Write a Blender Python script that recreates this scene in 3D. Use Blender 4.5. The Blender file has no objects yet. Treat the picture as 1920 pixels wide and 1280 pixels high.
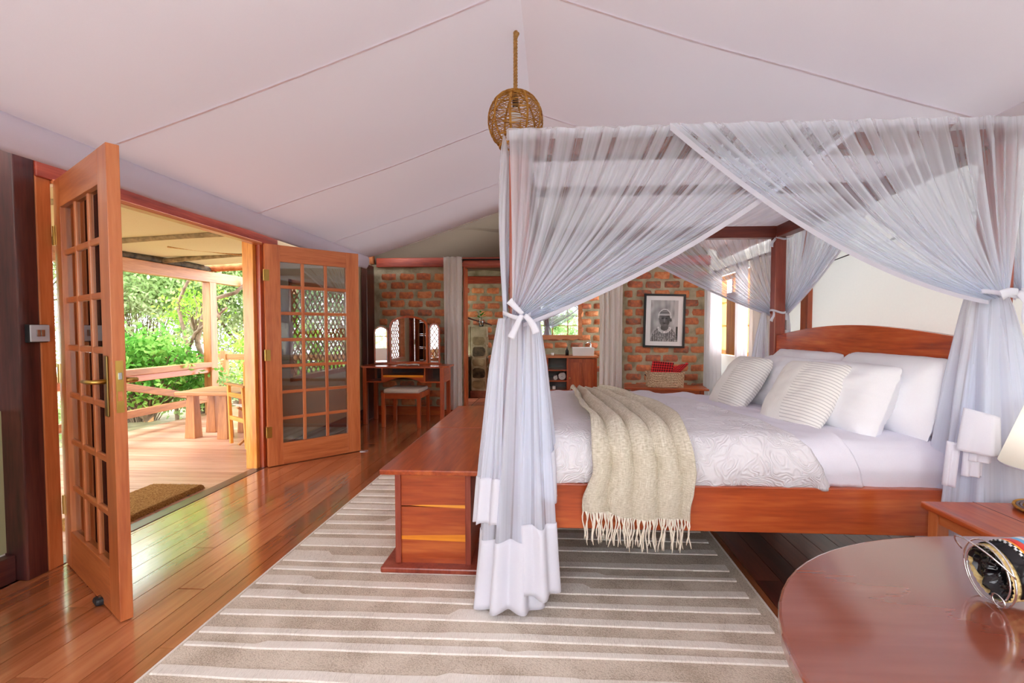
import bpy, bmesh, math, random
import numpy as np
from mathutils import Vector, Matrix, noise as mnoise
random.seed(7); np.random.seed(7)
PI = math.pi; R = math.radians
C = bpy.context.scene.collection
sc = bpy.context.scene

# ---------------------------------------------------------------- camera, sky, sun, exposure
cd = bpy.data.cameras.new('camera'); cam = bpy.data.objects.new('camera', cd); C.objects.link(cam)
F, PPX, PPY, PITCH, YAW = 884.0, 988.0, 650.0, math.atan(32/884), math.atan(48/884)
cd.sensor_width = 36.0; cd.sensor_fit = 'HORIZONTAL'; cd.lens = F*36/1920
cd.shift_x = (960-PPX)/1920; cd.shift_y = (PPY-640)/1920
cd.clip_start = 0.05; cd.clip_end = 300
cam.location = (0, 0, 1.25); cam.rotation_euler = (PI/2-PITCH, 0, YAW)
sc.camera = cam

w = bpy.data.worlds.new('overcast_sky'); sc.world = w; w.use_nodes = True
wn = w.node_tree; bg = wn.nodes['Background']
tc = wn.nodes.new('ShaderNodeTexCoord'); sx = wn.nodes.new('ShaderNodeSeparateXYZ'); cr = wn.nodes.new('ShaderNodeValToRGB')
wn.links.new(tc.outputs['Generated'], sx.inputs[0]); wn.links.new(sx.outputs['Z'], cr.inputs[0]); wn.links.new(cr.outputs[0], bg.inputs[0])
cr.color_ramp.elements[0].color = (0.93, 0.95, 1.0, 1); cr.color_ramp.elements[1].color = (0.84, 0.90, 1.0, 1)
bg.inputs[1].default_value = 5.5
sl = bpy.data.lights.new('sun', 'SUN'); so = bpy.data.objects.new('sun', sl); C.objects.link(so)
sl.energy = 2.6; sl.angle = R(12); sl.color = (1.0, 0.95, 0.88)
so.rotation_euler = Vector((0.9, 0.25, -1.25)).to_track_quat('-Z', 'Y').to_euler()
sc.view_settings.view_transform = 'Standard'; sc.view_settings.look = 'None'
sc.view_settings.exposure = 0.74; sc.view_settings.gamma = 1.0; sc.view_settings.use_curve_mapping = False
sc.cycles.transparent_max_bounces = 24; sc.cycles.max_bounces = 12; sc.cycles.diffuse_bounces = 7
sc.cycles.glossy_bounces = 4; sc.cycles.transmission_bounces = 8; sc.cycles.sample_clamp_indirect = 6.0
sc.cycles.caustics_reflective = False; sc.cycles.caustics_refractive = False

# ---------------------------------------------------------------- helpers
def L(r, g, b):
    f = lambda c: ((c/255)/12.92 if c/255 <= 0.04045 else ((c/255+0.055)/1.055)**2.4)
    return (f(r), f(g), f(b), 1)

WM = {}
def wm(o): return WM.get(o.name, Matrix())
def tag(o, label=None, cat=None, group=None, kind=None):
    if label: o['label'] = label
    if cat: o['category'] = cat
    if group: o['group'] = group
    if kind: o['kind'] = kind
    return o
def thing(name, label, cat, loc=(0, 0, 0), rotz=0, group=None, rot=None):
    o = bpy.data.objects.new(name, None); C.objects.link(o); o.empty_display_size = 0.1
    o.location = loc; o.rotation_euler = rot if rot else (0, 0, rotz)
    WM[o.name] = Matrix.Translation(loc) @ o.rotation_euler.to_matrix().to_4x4()
    return tag(o, label, cat, group)

class MB:
    def __init__(s): s.v = []; s.f = []; s.uv = []; s.d = []
    def add(s, vs, fs, uvs=None, ds=None):
        b = len(s.v); s.v += [tuple(p) for p in vs]; s.f += [tuple(i+b for i in f) for f in fs]
        s.uv += uvs if uvs else [(0, 0)]*len(vs); s.d += ds if ds else [1.0]*len(vs); return s
    def box(s, x0, x1, y0, y1, z0, z1, m=None):
        vs = [Vector(p) for p in ((x0,y0,z0),(x1,y0,z0),(x1,y1,z0),(x0,y1,z0),(x0,y0,z1),(x1,y0,z1),(x1,y1,z1),(x0,y1,z1))]
        if m is not None: vs = [m @ p for p in vs]
        return s.add(vs, [(0,3,2,1),(4,5,6,7),(0,1,5,4),(1,2,6,5),(2,3,7,6),(3,0,4,7)])
    def bar(s, p0, p1, wd, ht, up=(0, 0, 1)):
        p0 = Vector(p0); p1 = Vector(p1); d = (p1-p0); l = d.length; d.normalize()
        sd = d.cross(Vector(up)).normalized(); u = sd.cross(d)
        m = Matrix((( *sd, ),( *d, ),( *u, ))).transposed().to_4x4(); m.translation = p0
        return s.box(-wd/2, wd/2, 0, l, -ht/2, ht/2, m)
    def prism(s, poly, axis, a, b):
        # poly in the two other axes, extruded along axis
        def P(u, v, t): return {'x': (t, u, v), 'y': (u, t, v), 'z': (u, v, t)}[axis]
        n = len(poly); vs = [P(u, v, a) for u, v in poly]+[P(u, v, b) for u, v in poly]
        fs = [tuple(range(n))[::-1], tuple(range(n, 2*n))]+[(i, (i+1) % n, n+(i+1) % n, n+i) for i in range(n)]
        return s.add(vs, fs)
    def tube(s, pts, r, n=8, caps=True):
        pts = [Vector(p) for p in pts]; rs = r if isinstance(r, (list, tuple)) else [r]*len(pts)
        vs = []; up = Vector((0, 0, 1)); prev = None
        for i, p in enumerate(pts):
            d = (pts[min(i+1, len(pts)-1)]-pts[max(i-1, 0)]).normalized()
            if prev is None:
                a = d.orthogonal().normalized()
            else:
                a = (prev-d*prev.dot(d)); a = a.normalized() if a.length > 1e-6 else d.orthogonal().normalized()
            prev = a; b = d.cross(a)
            for k in range(n):
                t = 2*PI*k/n; vs.append(p+(a*math.cos(t)+b*math.sin(t))*rs[i])
        fs = [(i*n+k, i*n+(k+1) % n, (i+1)*n+(k+1) % n, (i+1)*n+k) for i in range(len(pts)-1) for k in range(n)]
        if caps: fs += [tuple(range(n))[::-1], tuple(range((len(pts)-1)*n, len(pts)*n))]
        return s.add(vs, fs)
    def lathe(s, prof, c=(0, 0, 0), n=24, m=None):
        vs = []
        for r, z in prof:
            for k in range(n):
                t = 2*PI*k/n; p = Vector((r*math.cos(t), r*math.sin(t), z))
                if m is not None: p = m @ p
                vs.append((p.x+c[0], p.y+c[1], p.z+c[2]))
        fs = [(i*n+k, i*n+(k+1) % n, (i+1)*n+(k+1) % n, (i+1)*n+k) for i in range(len(prof)-1) for k in range(n)]
        if prof[0][0] > 1e-5: fs.append(tuple(range(n))[::-1])
        if prof[-1][0] > 1e-5: fs.append(tuple(range((len(prof)-1)*n, len(prof)*n)))
        return s.add(vs, fs)
    def grid(s, fn, nu, nv, closed=False):
        vs = []; uv = []; ds = []
        for j in range(nv+1):
            for i in range(nu+(0 if closed else 1)):
                u, v = i/nu, j/nv; q = fn(u, v)
                vs.append(q[:3]); ds.append(q[3] if len(q) > 3 else 1.0); uv.append((u, v))
        W = nu if closed else nu+1; fs = []
        for j in range(nv):
            for i in range(nu):
                a = j*W+i; b = j*W+(i+1) % W if closed else a+1
                fs.append((a, b, b+W, a+W))
        return s.add(vs, fs, uv, ds)
    def mesh(s, name, smooth=False):
        me = bpy.data.meshes.new(name); me.from_pydata(s.v, [], s.f); me.update()
        if any(u != (0, 0) for u in s.uv[:50]) or any(u != (0, 0) for u in s.uv[-50:]):
            ul = me.uv_layers.new(name='UVMap'); idx = np.zeros(len(me.loops), dtype=np.int32); me.loops.foreach_get('vertex_index', idx)
            ul.data.foreach_set('uv', np.array(s.uv, dtype=np.float32)[idx].ravel())
            a = me.attributes.new('dens', 'FLOAT', 'POINT'); a.data.foreach_set('value', np.array(s.d, dtype=np.float32))
        if smooth: me.shade_smooth()
        return me
    def build(s, name, mat, parent=None, smooth=False, bevel=0, world=True, solid=0, label=None):
        if parent is not None and world:
            inv = wm(parent).inverted(); s.v = [tuple(inv @ Vector(p)) for p in s.v]
        me = s.mesh(name, smooth); me.materials.append(mat)
        o = bpy.data.objects.new(name, me); C.objects.link(o)
        if parent is not None: o.parent = parent; WM[o.name] = wm(parent)
        if bevel:
            b = o.modifiers.new('bevel', 'BEVEL'); b.width = bevel; b.segments = 2; b.limit_method = 'ANGLE'; b.angle_limit = R(40)
        if solid:
            b = o.modifiers.new('thickness', 'SOLIDIFY'); b.thickness = solid; b.offset = 0
        if label: o['label'] = label
        return o
def box(*a): return MB().box(*a)
def structure(o): o['kind'] = 'structure'; return o
def copy_tree(o, parent=None):
    c = o.copy(); C.objects.link(c)
    if parent is not None: c.parent = parent
    for ch in list(o.children): copy_tree(ch, c)
    return c
def nz(x, y=0, z=0): return mnoise.noise(Vector((x, y, z)))

# ---------------------------------------------------------------- materials
def newmat(name):
    m = bpy.data.materials.new(name); m.use_nodes = True; nt = m.node_tree
    return m, nt, nt.nodes['Principled BSDF']
def node(nt, t, **kw):
    n = nt.nodes.new(t)
    for k, v in kw.items(): setattr(n, k, v)
    return n
def ramp(nt, src, stops):
    r = node(nt, 'ShaderNodeValToRGB'); e = r.color_ramp.elements
    e[0].position, e[0].color = stops[0]; e[1].position, e[1].color = stops[-1]
    for p, c in stops[1:-1]:
        q = e.new(p); q.color = c
    nt.links.new(src, r.inputs[0]); return r
def plain(name, col, rough=0.5, metal=0, spec=0.5, **kw):
    m, nt, b = newmat(name); b.inputs['Base Color'].default_value = col
    b.inputs['Roughness'].default_value = rough; b.inputs['Metallic'].default_value = metal
    b.inputs['Specular IOR Level'].default_value = spec
    for k, v in kw.items(): b.inputs[k.replace('_', ' ')].default_value = v
    return m
def bump(nt, b, src, strength, dist=0.01):
    n = node(nt, 'ShaderNodeBump'); n.inputs['Strength'].default_value = strength; n.inputs['Distance'].default_value = dist
    nt.links.new(src, n.inputs['Height']); nt.links.new(n.outputs[0], b.inputs['Normal'])
def wood(name, dark, mid, light, axis='x', scale=1.0, rough=0.28, coat=0.3, rnd=0.0, bmp=0.05, dist=0.3):
    m, nt, b = newmat(name); t = node(nt, 'ShaderNodeTexCoord'); mp = node(nt, 'ShaderNodeMapping')
    oi = node(nt, 'ShaderNodeObjectInfo'); ad = node(nt, 'ShaderNodeVectorMath', operation='ADD'); ml = node(nt, 'ShaderNodeVectorMath', operation='SCALE')
    nt.links.new(oi.outputs['Random'], ml.inputs[0]); ml.inputs['Scale'].default_value = 17.0
    cmb = node(nt, 'ShaderNodeCombineXYZ')
    for i in range(3): nt.links.new(oi.outputs['Random'], cmb.inputs[i])
    nt.links.new(cmb.outputs[0], ml.inputs[0]); nt.links.new(t.outputs['Object'], ad.inputs[0]); nt.links.new(ml.outputs[0], ad.inputs[1])
    s = {'x': (1.2, 14, 14), 'y': (14, 1.2, 14), 'z': (14, 14, 1.2)}[axis]
    mp.inputs['Scale'].default_value = tuple(q*scale for q in s)
    nt.links.new(ad.outputs[0], mp.inputs[0])
    n1 = node(nt, 'ShaderNodeTexNoise'); n1.inputs['Scale'].default_value = 1.0; n1.inputs['Detail'].default_value = 6; n1.inputs['Distortion'].default_value = dist
    n2 = node(nt, 'ShaderNodeTexNoise'); n2.inputs['Scale'].default_value = 6.0; n2.inputs['Detail'].default_value = 3
    nt.links.new(mp.outputs[0], n1.inputs[0]); nt.links.new(mp.outputs[0], n2.inputs[0])
    mx = node(nt, 'ShaderNodeMath', operation='MULTIPLY_ADD'); nt.links.new(n2.outputs[0], mx.inputs[0]); mx.inputs[1].default_value = 0.35
    ma = node(nt, 'ShaderNodeMath', operation='MULTIPLY'); nt.links.new(n1.outputs[0], ma.inputs[0]); ma.inputs[1].default_value = 0.65
    nt.links.new(ma.outputs[0], mx.inputs[2])
    src = mx.outputs[0]
    if rnd:
        q = node(nt, 'ShaderNodeMath', operation='MULTIPLY_ADD'); nt.links.new(oi.outputs['Random'], q.inputs[0]); q.inputs[1].default_value = rnd; 
        q2 = node(nt, 'ShaderNodeMath', operation='SUBTRACT'); nt.links.new(src, q2.inputs[0]); q2.inputs[1].default_value = rnd/2
        nt.links.new(q2.outputs[0], q.inputs[2]); src = q.outputs[0]
    r = ramp(nt, src, [(0.33, dark), (0.5, mid), (0.68, light)])
    nt.links.new(r.outputs[0], b.inputs['Base Color'])
    b.inputs['Roughness'].default_value = rough; b.inputs['Coat Weight'].default_value = coat; b.inputs['Coat Roughness'].default_value = rough*0.6
    if bmp: bump(nt, b, n2.outputs[0], bmp, 0.004)
    return m
def fabric(name, c1, c2, scale=300, bmp=0.3, trans=0.0, rough=0.9, wr=0.0):
    m, nt, b = newmat(name); t = node(nt, 'ShaderNodeTexCoord')
    n = node(nt, 'ShaderNodeTexNoise'); n.inputs['Scale'].default_value = scale; n.inputs['Detail'].default_value = 2; nt.links.new(t.outputs['Object'], n.inputs[0])
    n3 = node(nt, 'ShaderNodeTexNoise'); n3.inputs['Scale'].default_value = 3.0; n3.inputs['Detail'].default_value = 4; nt.links.new(t.outputs['Object'], n3.inputs[0])
    mx = node(nt, 'ShaderNodeMix', data_type='RGBA'); mx.inputs['A'].default_value = c1; mx.inputs['B'].default_value = c2; nt.links.new(n.outputs[0], mx.inputs['Factor'])
    nt.links.new(mx.outputs['Result'], b.inputs['Base Color']); b.inputs['Roughness'].default_value = rough; b.inputs['Specular IOR Level'].default_value = 0.15
    ad = node(nt, 'ShaderNodeMath', operation='MULTIPLY_ADD'); nt.links.new(n3.outputs[0], ad.inputs[0]); ad.inputs[1].default_value = wr; nt.links.new(n.outputs[0], ad.inputs[2])
    bump(nt, b, ad.outputs[0], bmp, 0.003)
    if trans:
        o = nt.nodes['Material Output']; tr = node(nt, 'ShaderNodeBsdfTranslucent'); nt.links.new(mx.outputs['Result'], tr.inputs[0])
        ms = node(nt, 'ShaderNodeMixShader'); ms.inputs[0].default_value = trans
        nt.links.new(b.outputs[0], ms.inputs[1]); nt.links.new(tr.outputs[0], ms.inputs[2]); nt.links.new(ms.outputs[0], o.inputs[0])
    return m
def netting(name, base=0.55, k0=0.35, k1=1.5, f1=26, f2=150, col=(0.86, 0.90, 1.0, 1)):
    m, nt, b = newmat(name); nt.nodes.remove(b); o = nt.nodes['Material Output']
    uv = node(nt, 'ShaderNodeUVMap'); sp = node(nt, 'ShaderNodeSeparateXYZ'); nt.links.new(uv.outputs[0], sp.inputs[0])
    def n1(f):
        mu = node(nt, 'ShaderNodeMath', operation='MULTIPLY'); nt.links.new(sp.outputs['X'], mu.inputs[0]); mu.inputs[1].default_value = f
        mv = node(nt, 'ShaderNodeMath', operation='MULTIPLY_ADD'); nt.links.new(sp.outputs['Y'], mv.inputs[0]); mv.inputs[1].default_value = 0.6; nt.links.new(mu.outputs[0], mv.inputs[2])
        n = node(nt, 'ShaderNodeTexNoise', noise_dimensions='1D'); n.inputs['Scale'].default_value = 1; n.inputs['Detail'].default_value = 1
        nt.links.new(mv.outputs[0], n.inputs['W']); return n
    a, c = n1(f1), n1(f2)
    ra = node(nt, 'ShaderNodeMapRange', interpolation_type='SMOOTHSTEP'); ra.inputs['From Min'].default_value = 0.40; ra.inputs['From Max'].default_value = 0.51; nt.links.new(a.outputs[0], ra.inputs[0])
    s1 = node(nt, 'ShaderNodeMath', operation='MULTIPLY_ADD'); nt.links.new(ra.outputs[0], s1.inputs[0]); s1.inputs[1].default_value = 0.85
    s2 = node(nt, 'ShaderNodeMath', operation='MULTIPLY'); nt.links.new(c.outputs[0], s2.inputs[0]); s2.inputs[1].default_value = 0.55; nt.links.new(s2.outputs[0], s1.inputs[2])
    s3 = node(nt, 'ShaderNodeMath', operation='MULTIPLY_ADD'); nt.links.new(s1.outputs[0], s3.inputs[0]); s3.inputs[1].default_value = k1; s3.inputs[2].default_value = k0
    at = node(nt, 'ShaderNodeAttribute', attribute_name='dens')
    ex = node(nt, 'ShaderNodeMath', operation='MULTIPLY'); nt.links.new(s3.outputs[0], ex.inputs[0]); nt.links.new(at.outputs['Fac'], ex.inputs[1])
    pw = node(nt, 'ShaderNodeMath', operation='POWER'); pw.inputs[0].default_value = base; nt.links.new(ex.outputs[0], pw.inputs[1])
    df = node(nt, 'ShaderNodeBsdfDiffuse'); tl = node(nt, 'ShaderNodeBsdfTranslucent'); df.inputs[0].default_value = col; tl.inputs[0].default_value = col
    m1 = node(nt, 'ShaderNodeMixShader'); m1.inputs[0].default_value = 0.45; nt.links.new(df.outputs[0], m1.inputs[1]); nt.links.new(tl.outputs[0], m1.inputs[2])
    tp = node(nt, 'ShaderNodeBsdfTransparent'); m2 = node(nt, 'ShaderNodeMixShader')
    nt.links.new(pw.outputs[0], m2.inputs[0]); nt.links.new(m1.outputs[0], m2.inputs[1]); nt.links.new(tp.outputs[0], m2.inputs[2]); nt.links.new(m2.outputs[0], o.inputs[0])
    return m
def glass(name, tint=(0.95, 0.98, 0.97, 1), refl=1.0):
    m, nt, b = newmat(name); nt.nodes.remove(b); o = nt.nodes['Material Output']
    tp = node(nt, 'ShaderNodeBsdfTransparent'); tp.inputs[0].default_value = tint; g = node(nt, 'ShaderNodeBsdfGlossy'); g.inputs['Roughness'].default_value = 0.02
    fr = node(nt, 'ShaderNodeFresnel'); fr.inputs[0].default_value = 1.5
    mu = node(nt, 'ShaderNodeMath', operation='MULTIPLY_ADD', use_clamp=True); nt.links.new(fr.outputs[0], mu.inputs[0]); mu.inputs[1].default_value = 1.9*refl; mu.inputs[2].default_value = 0.02
    ms = node(nt, 'ShaderNodeMixShader'); nt.links.new(mu.outputs[0], ms.inputs[0]); nt.links.new(tp.outputs[0], ms.inputs[1]); nt.links.new(g.outputs[0], ms.inputs[2]); nt.links.new(ms.outputs[0], o.inputs[0])
    return m
def leafmat(name, c1, c2, c3):
    m, nt, b = newmat(name); nt.nodes.remove(b); o = nt.nodes['Material Output']
    t = node(nt, 'ShaderNodeTexCoord'); n = node(nt, 'ShaderNodeTexNoise'); n.inputs['Scale'].default_value = 2.2; n.inputs['Detail'].default_value = 5; nt.links.new(t.outputs['Object'], n.inputs[0])
    r = ramp(nt, n.outputs[0], [(0.35, c1), (0.5, c2), (0.65, c3)])
    df = node(nt, 'ShaderNodeBsdfDiffuse'); tl = node(nt, 'ShaderNodeBsdfTranslucent'); ms = node(nt, 'ShaderNodeMixShader'); ms.inputs[0].default_value = 0.5
    nt.links.new(r.outputs[0], df.inputs[0]); nt.links.new(r.outputs[0], tl.inputs[0]); nt.links.new(df.outputs[0], ms.inputs[1]); nt.links.new(tl.outputs[0], ms.inputs[2]); nt.links.new(ms.outputs[0], o.inputs[0])
    return m
def rough_mat(name, stops, scale, rough=0.85, bmp=0.6, bscale=60, dist=0.01, rnd=False):
    m, nt, b = newmat(name); t = node(nt, 'ShaderNodeTexCoord')
    g = node(nt, 'ShaderNodeNewGeometry')
    n = node(nt, 'ShaderNodeTexNoise'); n.inputs['Scale'].default_value = scale; n.inputs['Detail'].default_value = 6; nt.links.new(g.outputs['Position'], n.inputs[0])
    n2 = node(nt, 'ShaderNodeTexNoise'); n2.inputs['Scale'].default_value = bscale; n2.inputs['Detail'].default_value = 5; nt.links.new(g.outputs['Position'], n2.inputs[0])
    src = n.outputs[0]
    if rnd:
        oi = node(nt, 'ShaderNodeObjectInfo'); q = node(nt, 'ShaderNodeMath', operation='MULTIPLY_ADD'); nt.links.new(oi.outputs['Random'], q.inputs[0]); q.inputs[1].default_value = 0.5
        q2 = node(nt, 'ShaderNodeMath', operation='MULTIPLY_ADD'); nt.links.new(src, q2.inputs[0]); q2.inputs[1].default_value = 0.9; q2.inputs[2].default_value = -0.2; nt.links.new(q2.outputs[0], q.inputs[2]); src = q.outputs[0]
    r = ramp(nt, src, stops); nt.links.new(r.outputs[0], b.inputs['Base Color']); b.inputs['Roughness'].default_value = rough; b.inputs['Specular IOR Level'].default_value = 0.2
    bump(nt, b, n2.outputs[0], bmp, dist); return m

# woods: orange-red varnished
WC = (L(132, 50, 26), L(196, 84, 44), L(228, 124, 70))
M = {}
for ax in 'xyz':
    M['wood_'+ax] = wood('orange_wood_'+ax, L(166, 82, 36), L(196, 104, 50), L(218, 132, 72), ax)
    M['bed_'+ax] = wood('red_wood_'+ax, L(140, 56, 26), L(178, 78, 36), L(204, 108, 52), ax, 0.8)
    M['door_'+ax] = wood('door_wood_'+ax, L(170, 88, 46), L(196, 112, 62), L(210, 130, 78), ax, rough=0.35)
    M['deckwood_'+ax] = wood('deck_wood_'+ax, L(142, 88, 44), L(176, 116, 62), L(196, 140, 84), ax, rough=0.45, coat=0.1)
    M['dark_'+ax] = wood('dark_wood_'+ax, L(44, 20, 20), L(74, 34, 32), L(98, 52, 44), ax, rough=0.3)
    M['yellow_'+ax] = wood('yellow_wood_'+ax, L(186, 108, 34), L(222, 146, 54), L(240, 176, 84), ax)
M['headboard'] = wood('headboard_wood', L(158, 58, 26), L(202, 86, 38), L(226, 122, 56), 'y', 0.8, rough=0.25, dist=1.0)
M['canopy_x'] = wood('canopy_wood_x', L(84, 34, 26), L(112, 48, 36), L(134, 66, 50), 'x', rough=0.4, coat=0.1)
M['canopy_y'] = wood('canopy_wood_y', L(84, 34, 26), L(112, 48, 36), L(134, 66, 50), 'y', rough=0.4, coat=0.1)
M['post_z'] = wood('post_wood', L(120, 46, 32), L(150, 66, 48), L(170, 88, 66), 'z', rough=0.3, coat=0.2)
M['beam'] = wood('red_beam', L(104, 34, 24), L(146, 54, 38), L(176, 80, 56), 'y', rough=0.4, coat=0.1)
M['beam_x'] = wood('red_beam_x', L(110, 36, 24), L(160, 60, 38), L(196, 92, 58), 'x', rough=0.4, coat=0.1)
M['plank'] = wood('floor_plank', L(146, 82, 48), L(180, 106, 66), L(202, 130, 86), 'y', 0.6, bmp=0, dist=0.0, rough=0.2, coat=1.0, rnd=0.22)
M['plank'].node_tree.nodes['Principled BSDF'].inputs['Coat IOR'].default_value = 1.75
M['deckplank'] = wood('deck_plank', L(168, 118, 92), L(194, 146, 118), L(212, 170, 146), 'x', 0.7, rough=0.35, coat=0.2, rnd=0.2)
M['tabletop'] = wood('oval_table_wood', L(126, 64, 48), L(136, 72, 54), L(146, 82, 62), 'x', 0.5, rough=0.18, coat=1.0, bmp=0, dist=0.0)
M['tabletop'].node_tree.nodes['Principled BSDF'].inputs['Coat IOR'].default_value = 1.7
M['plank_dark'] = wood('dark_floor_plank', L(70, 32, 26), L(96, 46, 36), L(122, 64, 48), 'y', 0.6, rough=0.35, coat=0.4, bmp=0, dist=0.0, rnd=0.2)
M['underfloor'] = plain('joint_dark', L(70, 36, 24), 0.8)
M['deckunder'] = plain('deck_joint_dark', L(110, 80, 66), 0.8)
M['inlay'] = wood('yellow_inlay', L(226, 130, 30), L(244, 156, 44), L(250, 176, 70), 'x')
M['canvas'] = fabric('ceiling_canvas', L(222, 214, 220), L(229, 222, 227), 500, 0.15, trans=0.03)
M['valance'] = fabric('valance_canvas', L(214, 206, 220), L(222, 214, 226), 500, 0.15, trans=0.03)
M['seam'] = fabric('seam_tape', L(240, 228, 236), L(244, 234, 240), 500, 0.1, trans=0.03)
M['khaki'] = fabric('khaki_canvas', L(118, 104, 90), L(132, 118, 102), 300, 0.2, wr=4, trans=0.12)
M['tan'] = fabric('tan_canvas', L(190, 168, 136), L(200, 178, 146), 300, 0.2)
M['wall_canvas'] = fabric('white_wall_canvas', L(235, 235, 231), L(239, 239, 235), 60, 0.08, trans=0.2)
M['screen'] = netting('insect_screen', 0.65, 1.0, 0.2, col=(0.12, 0.12, 0.12, 1))
M['cream'] = fabric('cream_wall', L(236, 232, 222), L(240, 236, 228), 60, 0.1)
M['green_dado'] = plain('green_dado', L(168, 166, 124), 0.8)
M['mortar'] = rough_mat('mortar', [(0.3, L(146, 136, 112)), (0.5, L(176, 165, 138)), (0.7, L(194, 184, 158))], 8)
M['brick'] = rough_mat('brick', [(0.15, L(146, 108, 92)), (0.35, L(192, 116, 88)), (0.6, L(220, 136, 92)), (0.85, L(230, 164, 116))], 22, rnd=True, bscale=90)
M['stone'] = rough_mat('stone', [(0.3, L(104, 94, 74)), (0.5, L(146, 132, 102)), (0.7, L(168, 154, 122))], 7)
M['stone_dark'] = rough_mat('stone_dark', [(0.3, L(44, 40, 36)), (0.6, L(96, 84, 66))], 12)
M['tile'] = rough_mat('terracotta_tile', [(0.3, L(104, 56, 42)), (0.7, L(150, 88, 64))], 9, rough=0.4, bmp=0.1)
M['grout'] = plain('grout', L(170, 150, 128), 0.9)
M['brass'] = plain('brass', L(196, 160, 84), 0.28, 1)
M['antique'] = plain('antique_brass', L(134, 110, 66), 0.35, 1)
M['steel'] = plain('steel', L(190, 190, 192), 0.2, 1)
M['chrome'] = plain('chrome', L(225, 225, 228), 0.06, 1)
M['black'] = plain('black_metal', L(22, 22, 24), 0.4)
M['rubber'] = plain('black_rubber', L(34, 36, 40), 0.5)
M['white'] = plain('white_ceramic', L(238, 238, 238), 0.2)
M['plastic_grey'] = plain('grey_plastic', L(188, 188, 192), 0.4)
M['glass'] = glass('pane_glass'); M['glass_right'] = glass('pane_glass_right', (0.72, 0.76, 0.76, 1), 1.6); M['mirror'] = plain('mirror_glass', L(235, 238, 238), 0.02, 1)
M['net'] = netting('mosquito_net', 0.5, 0.14, 0.92)
M['net_skirt'] = netting('mosquito_net_skirt', 0.48, 0.25, 0.95, 13, 110)
M['net_thin'] = netting('mosquito_net_side', 0.60, 0.2, 0.9)
M['net_top'] = netting('mosquito_net_top', 0.55, 0.5, 0.6, 20, 90)
M['cotton'] = fabric('white_cotton', L(236, 236, 246), L(242, 242, 250), 400, 0.15, trans=0.25)
M['hem'] = fabric('net_hem', L(214, 212, 226), L(222, 220, 232), 400, 0.15, trans=0.3)
M['sheet'] = fabric('white_sheet', L(228, 226, 238), L(236, 234, 244), 300, 0.25, wr=10)
M['pillow'] = fabric('white_pillow', L(242, 242, 247), L(248, 248, 251), 300, 0.25, wr=8)
M['sheer'] = fabric('sheer_curtain', L(236, 236, 238), L(242, 242, 244), 300, 0.1, trans=0.55)
M['curtain'] = fabric('cream_curtain', L(243, 238, 233), L(247, 243, 239), 300, 0.2, trans=0.3)
M['towel'] = fabric('white_towel', L(232, 228, 222), L(240, 238, 234), 200, 0.5)
M['rope'] = rough_mat('jute_rope', [(0.3, L(150, 108, 60)), (0.7, L(196, 152, 96))], 60, 0.9)
M['wicker'] = rough_mat('wicker_cane', [(0.3, L(150, 96, 36)), (0.7, L(206, 152, 72))], 30, 0.6, 0.1)
M['seagrass'] = rough_mat('seagrass', [(0.3, L(140, 112, 86)), (0.5, L(200, 172, 140)), (0.7, L(232, 212, 182))], 90, 0.8)
M['coir'] = rough_mat('coir_mat', [(0.3, L(132, 84, 38)), (0.5, L(182, 128, 66)), (0.7, L(214, 164, 96))], 120, 0.95, 1.0, 300, 0.02)
M['straw'] = rough_mat('straw', [(0.3, L(190, 156, 100)), (0.7, L(232, 208, 150))], 120, 0.7)
M['ver_canvas'] = fabric('veranda_canvas', L(196, 186, 150), L(208, 198, 162), 100, 0.2, trans=0.10, wr=4)
M['ver_pole'] = rough_mat('pole', [(0.3, L(110, 96, 70)), (0.7, L(160, 140, 104))], 20)
M['log'] = rough_mat('log', [(0.3, L(170, 96, 56)), (0.7, L(214, 140, 92))], 12)
M['bark'] = rough_mat('bark', [(0.3, L(92, 76, 60)), (0.7, L(156, 134, 112))], 10)
M['earth'] = rough_mat('earth', [(0.3, L(110, 100, 70)), (0.7, L(156, 144, 108))], 3)
M['dir_canvas'] = fabric('chair_canvas', L(196, 180, 146), L(206, 190, 158), 300, 0.2)
M['linen'] = fabric('linen_seat', L(202, 192, 178), L(214, 206, 192), 250, 0.4)
M['shade'] = fabric('lamp_shade', L(236, 234, 230), L(242, 240, 236), 400, 0.1, trans=0.6)

# quilted coverlet
def coverlet_mat():
    m, nt, b = newmat('embossed_coverlet'); t = node(nt, 'ShaderNodeTexCoord')
    b.inputs['Base Color'].default_value = L(228, 225, 230); b.inputs['Roughness'].default_value = 0.85; b.inputs['Specular IOR Level'].default_value = 0.15
    n = node(nt, 'ShaderNodeTexNoise'); n.inputs['Scale'].default_value = 7; n.inputs['Detail'].default_value = 1; n.inputs['Distortion'].default_value = 1.5; nt.links.new(t.outputs['Object'], n.inputs[0])
    mu = node(nt, 'ShaderNodeMath', operation='MULTIPLY'); nt.links.new(n.outputs[0], mu.inputs[0]); mu.inputs[1].default_value = 90
    si = node(nt, 'ShaderNodeMath', operation='SINE'); nt.links.new(mu.outputs[0], si.inputs[0])
    n2 = node(nt, 'ShaderNodeTexNoise'); n2.inputs['Scale'].default_value = 4; n2.inputs['Detail'].default_value = 3; nt.links.new(t.outputs['Object'], n2.inputs[0])
    ad = node(nt, 'ShaderNodeMath', operation='MULTIPLY_ADD'); nt.links.new(n2.outputs[0], ad.inputs[0]); ad.inputs[1].default_value = 5; nt.links.new(si.outputs[0], ad.inputs[2])
    bump(nt, b, ad.outputs[0], 0.45, 0.004); return m
M['coverlet'] = coverlet_mat()
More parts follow.
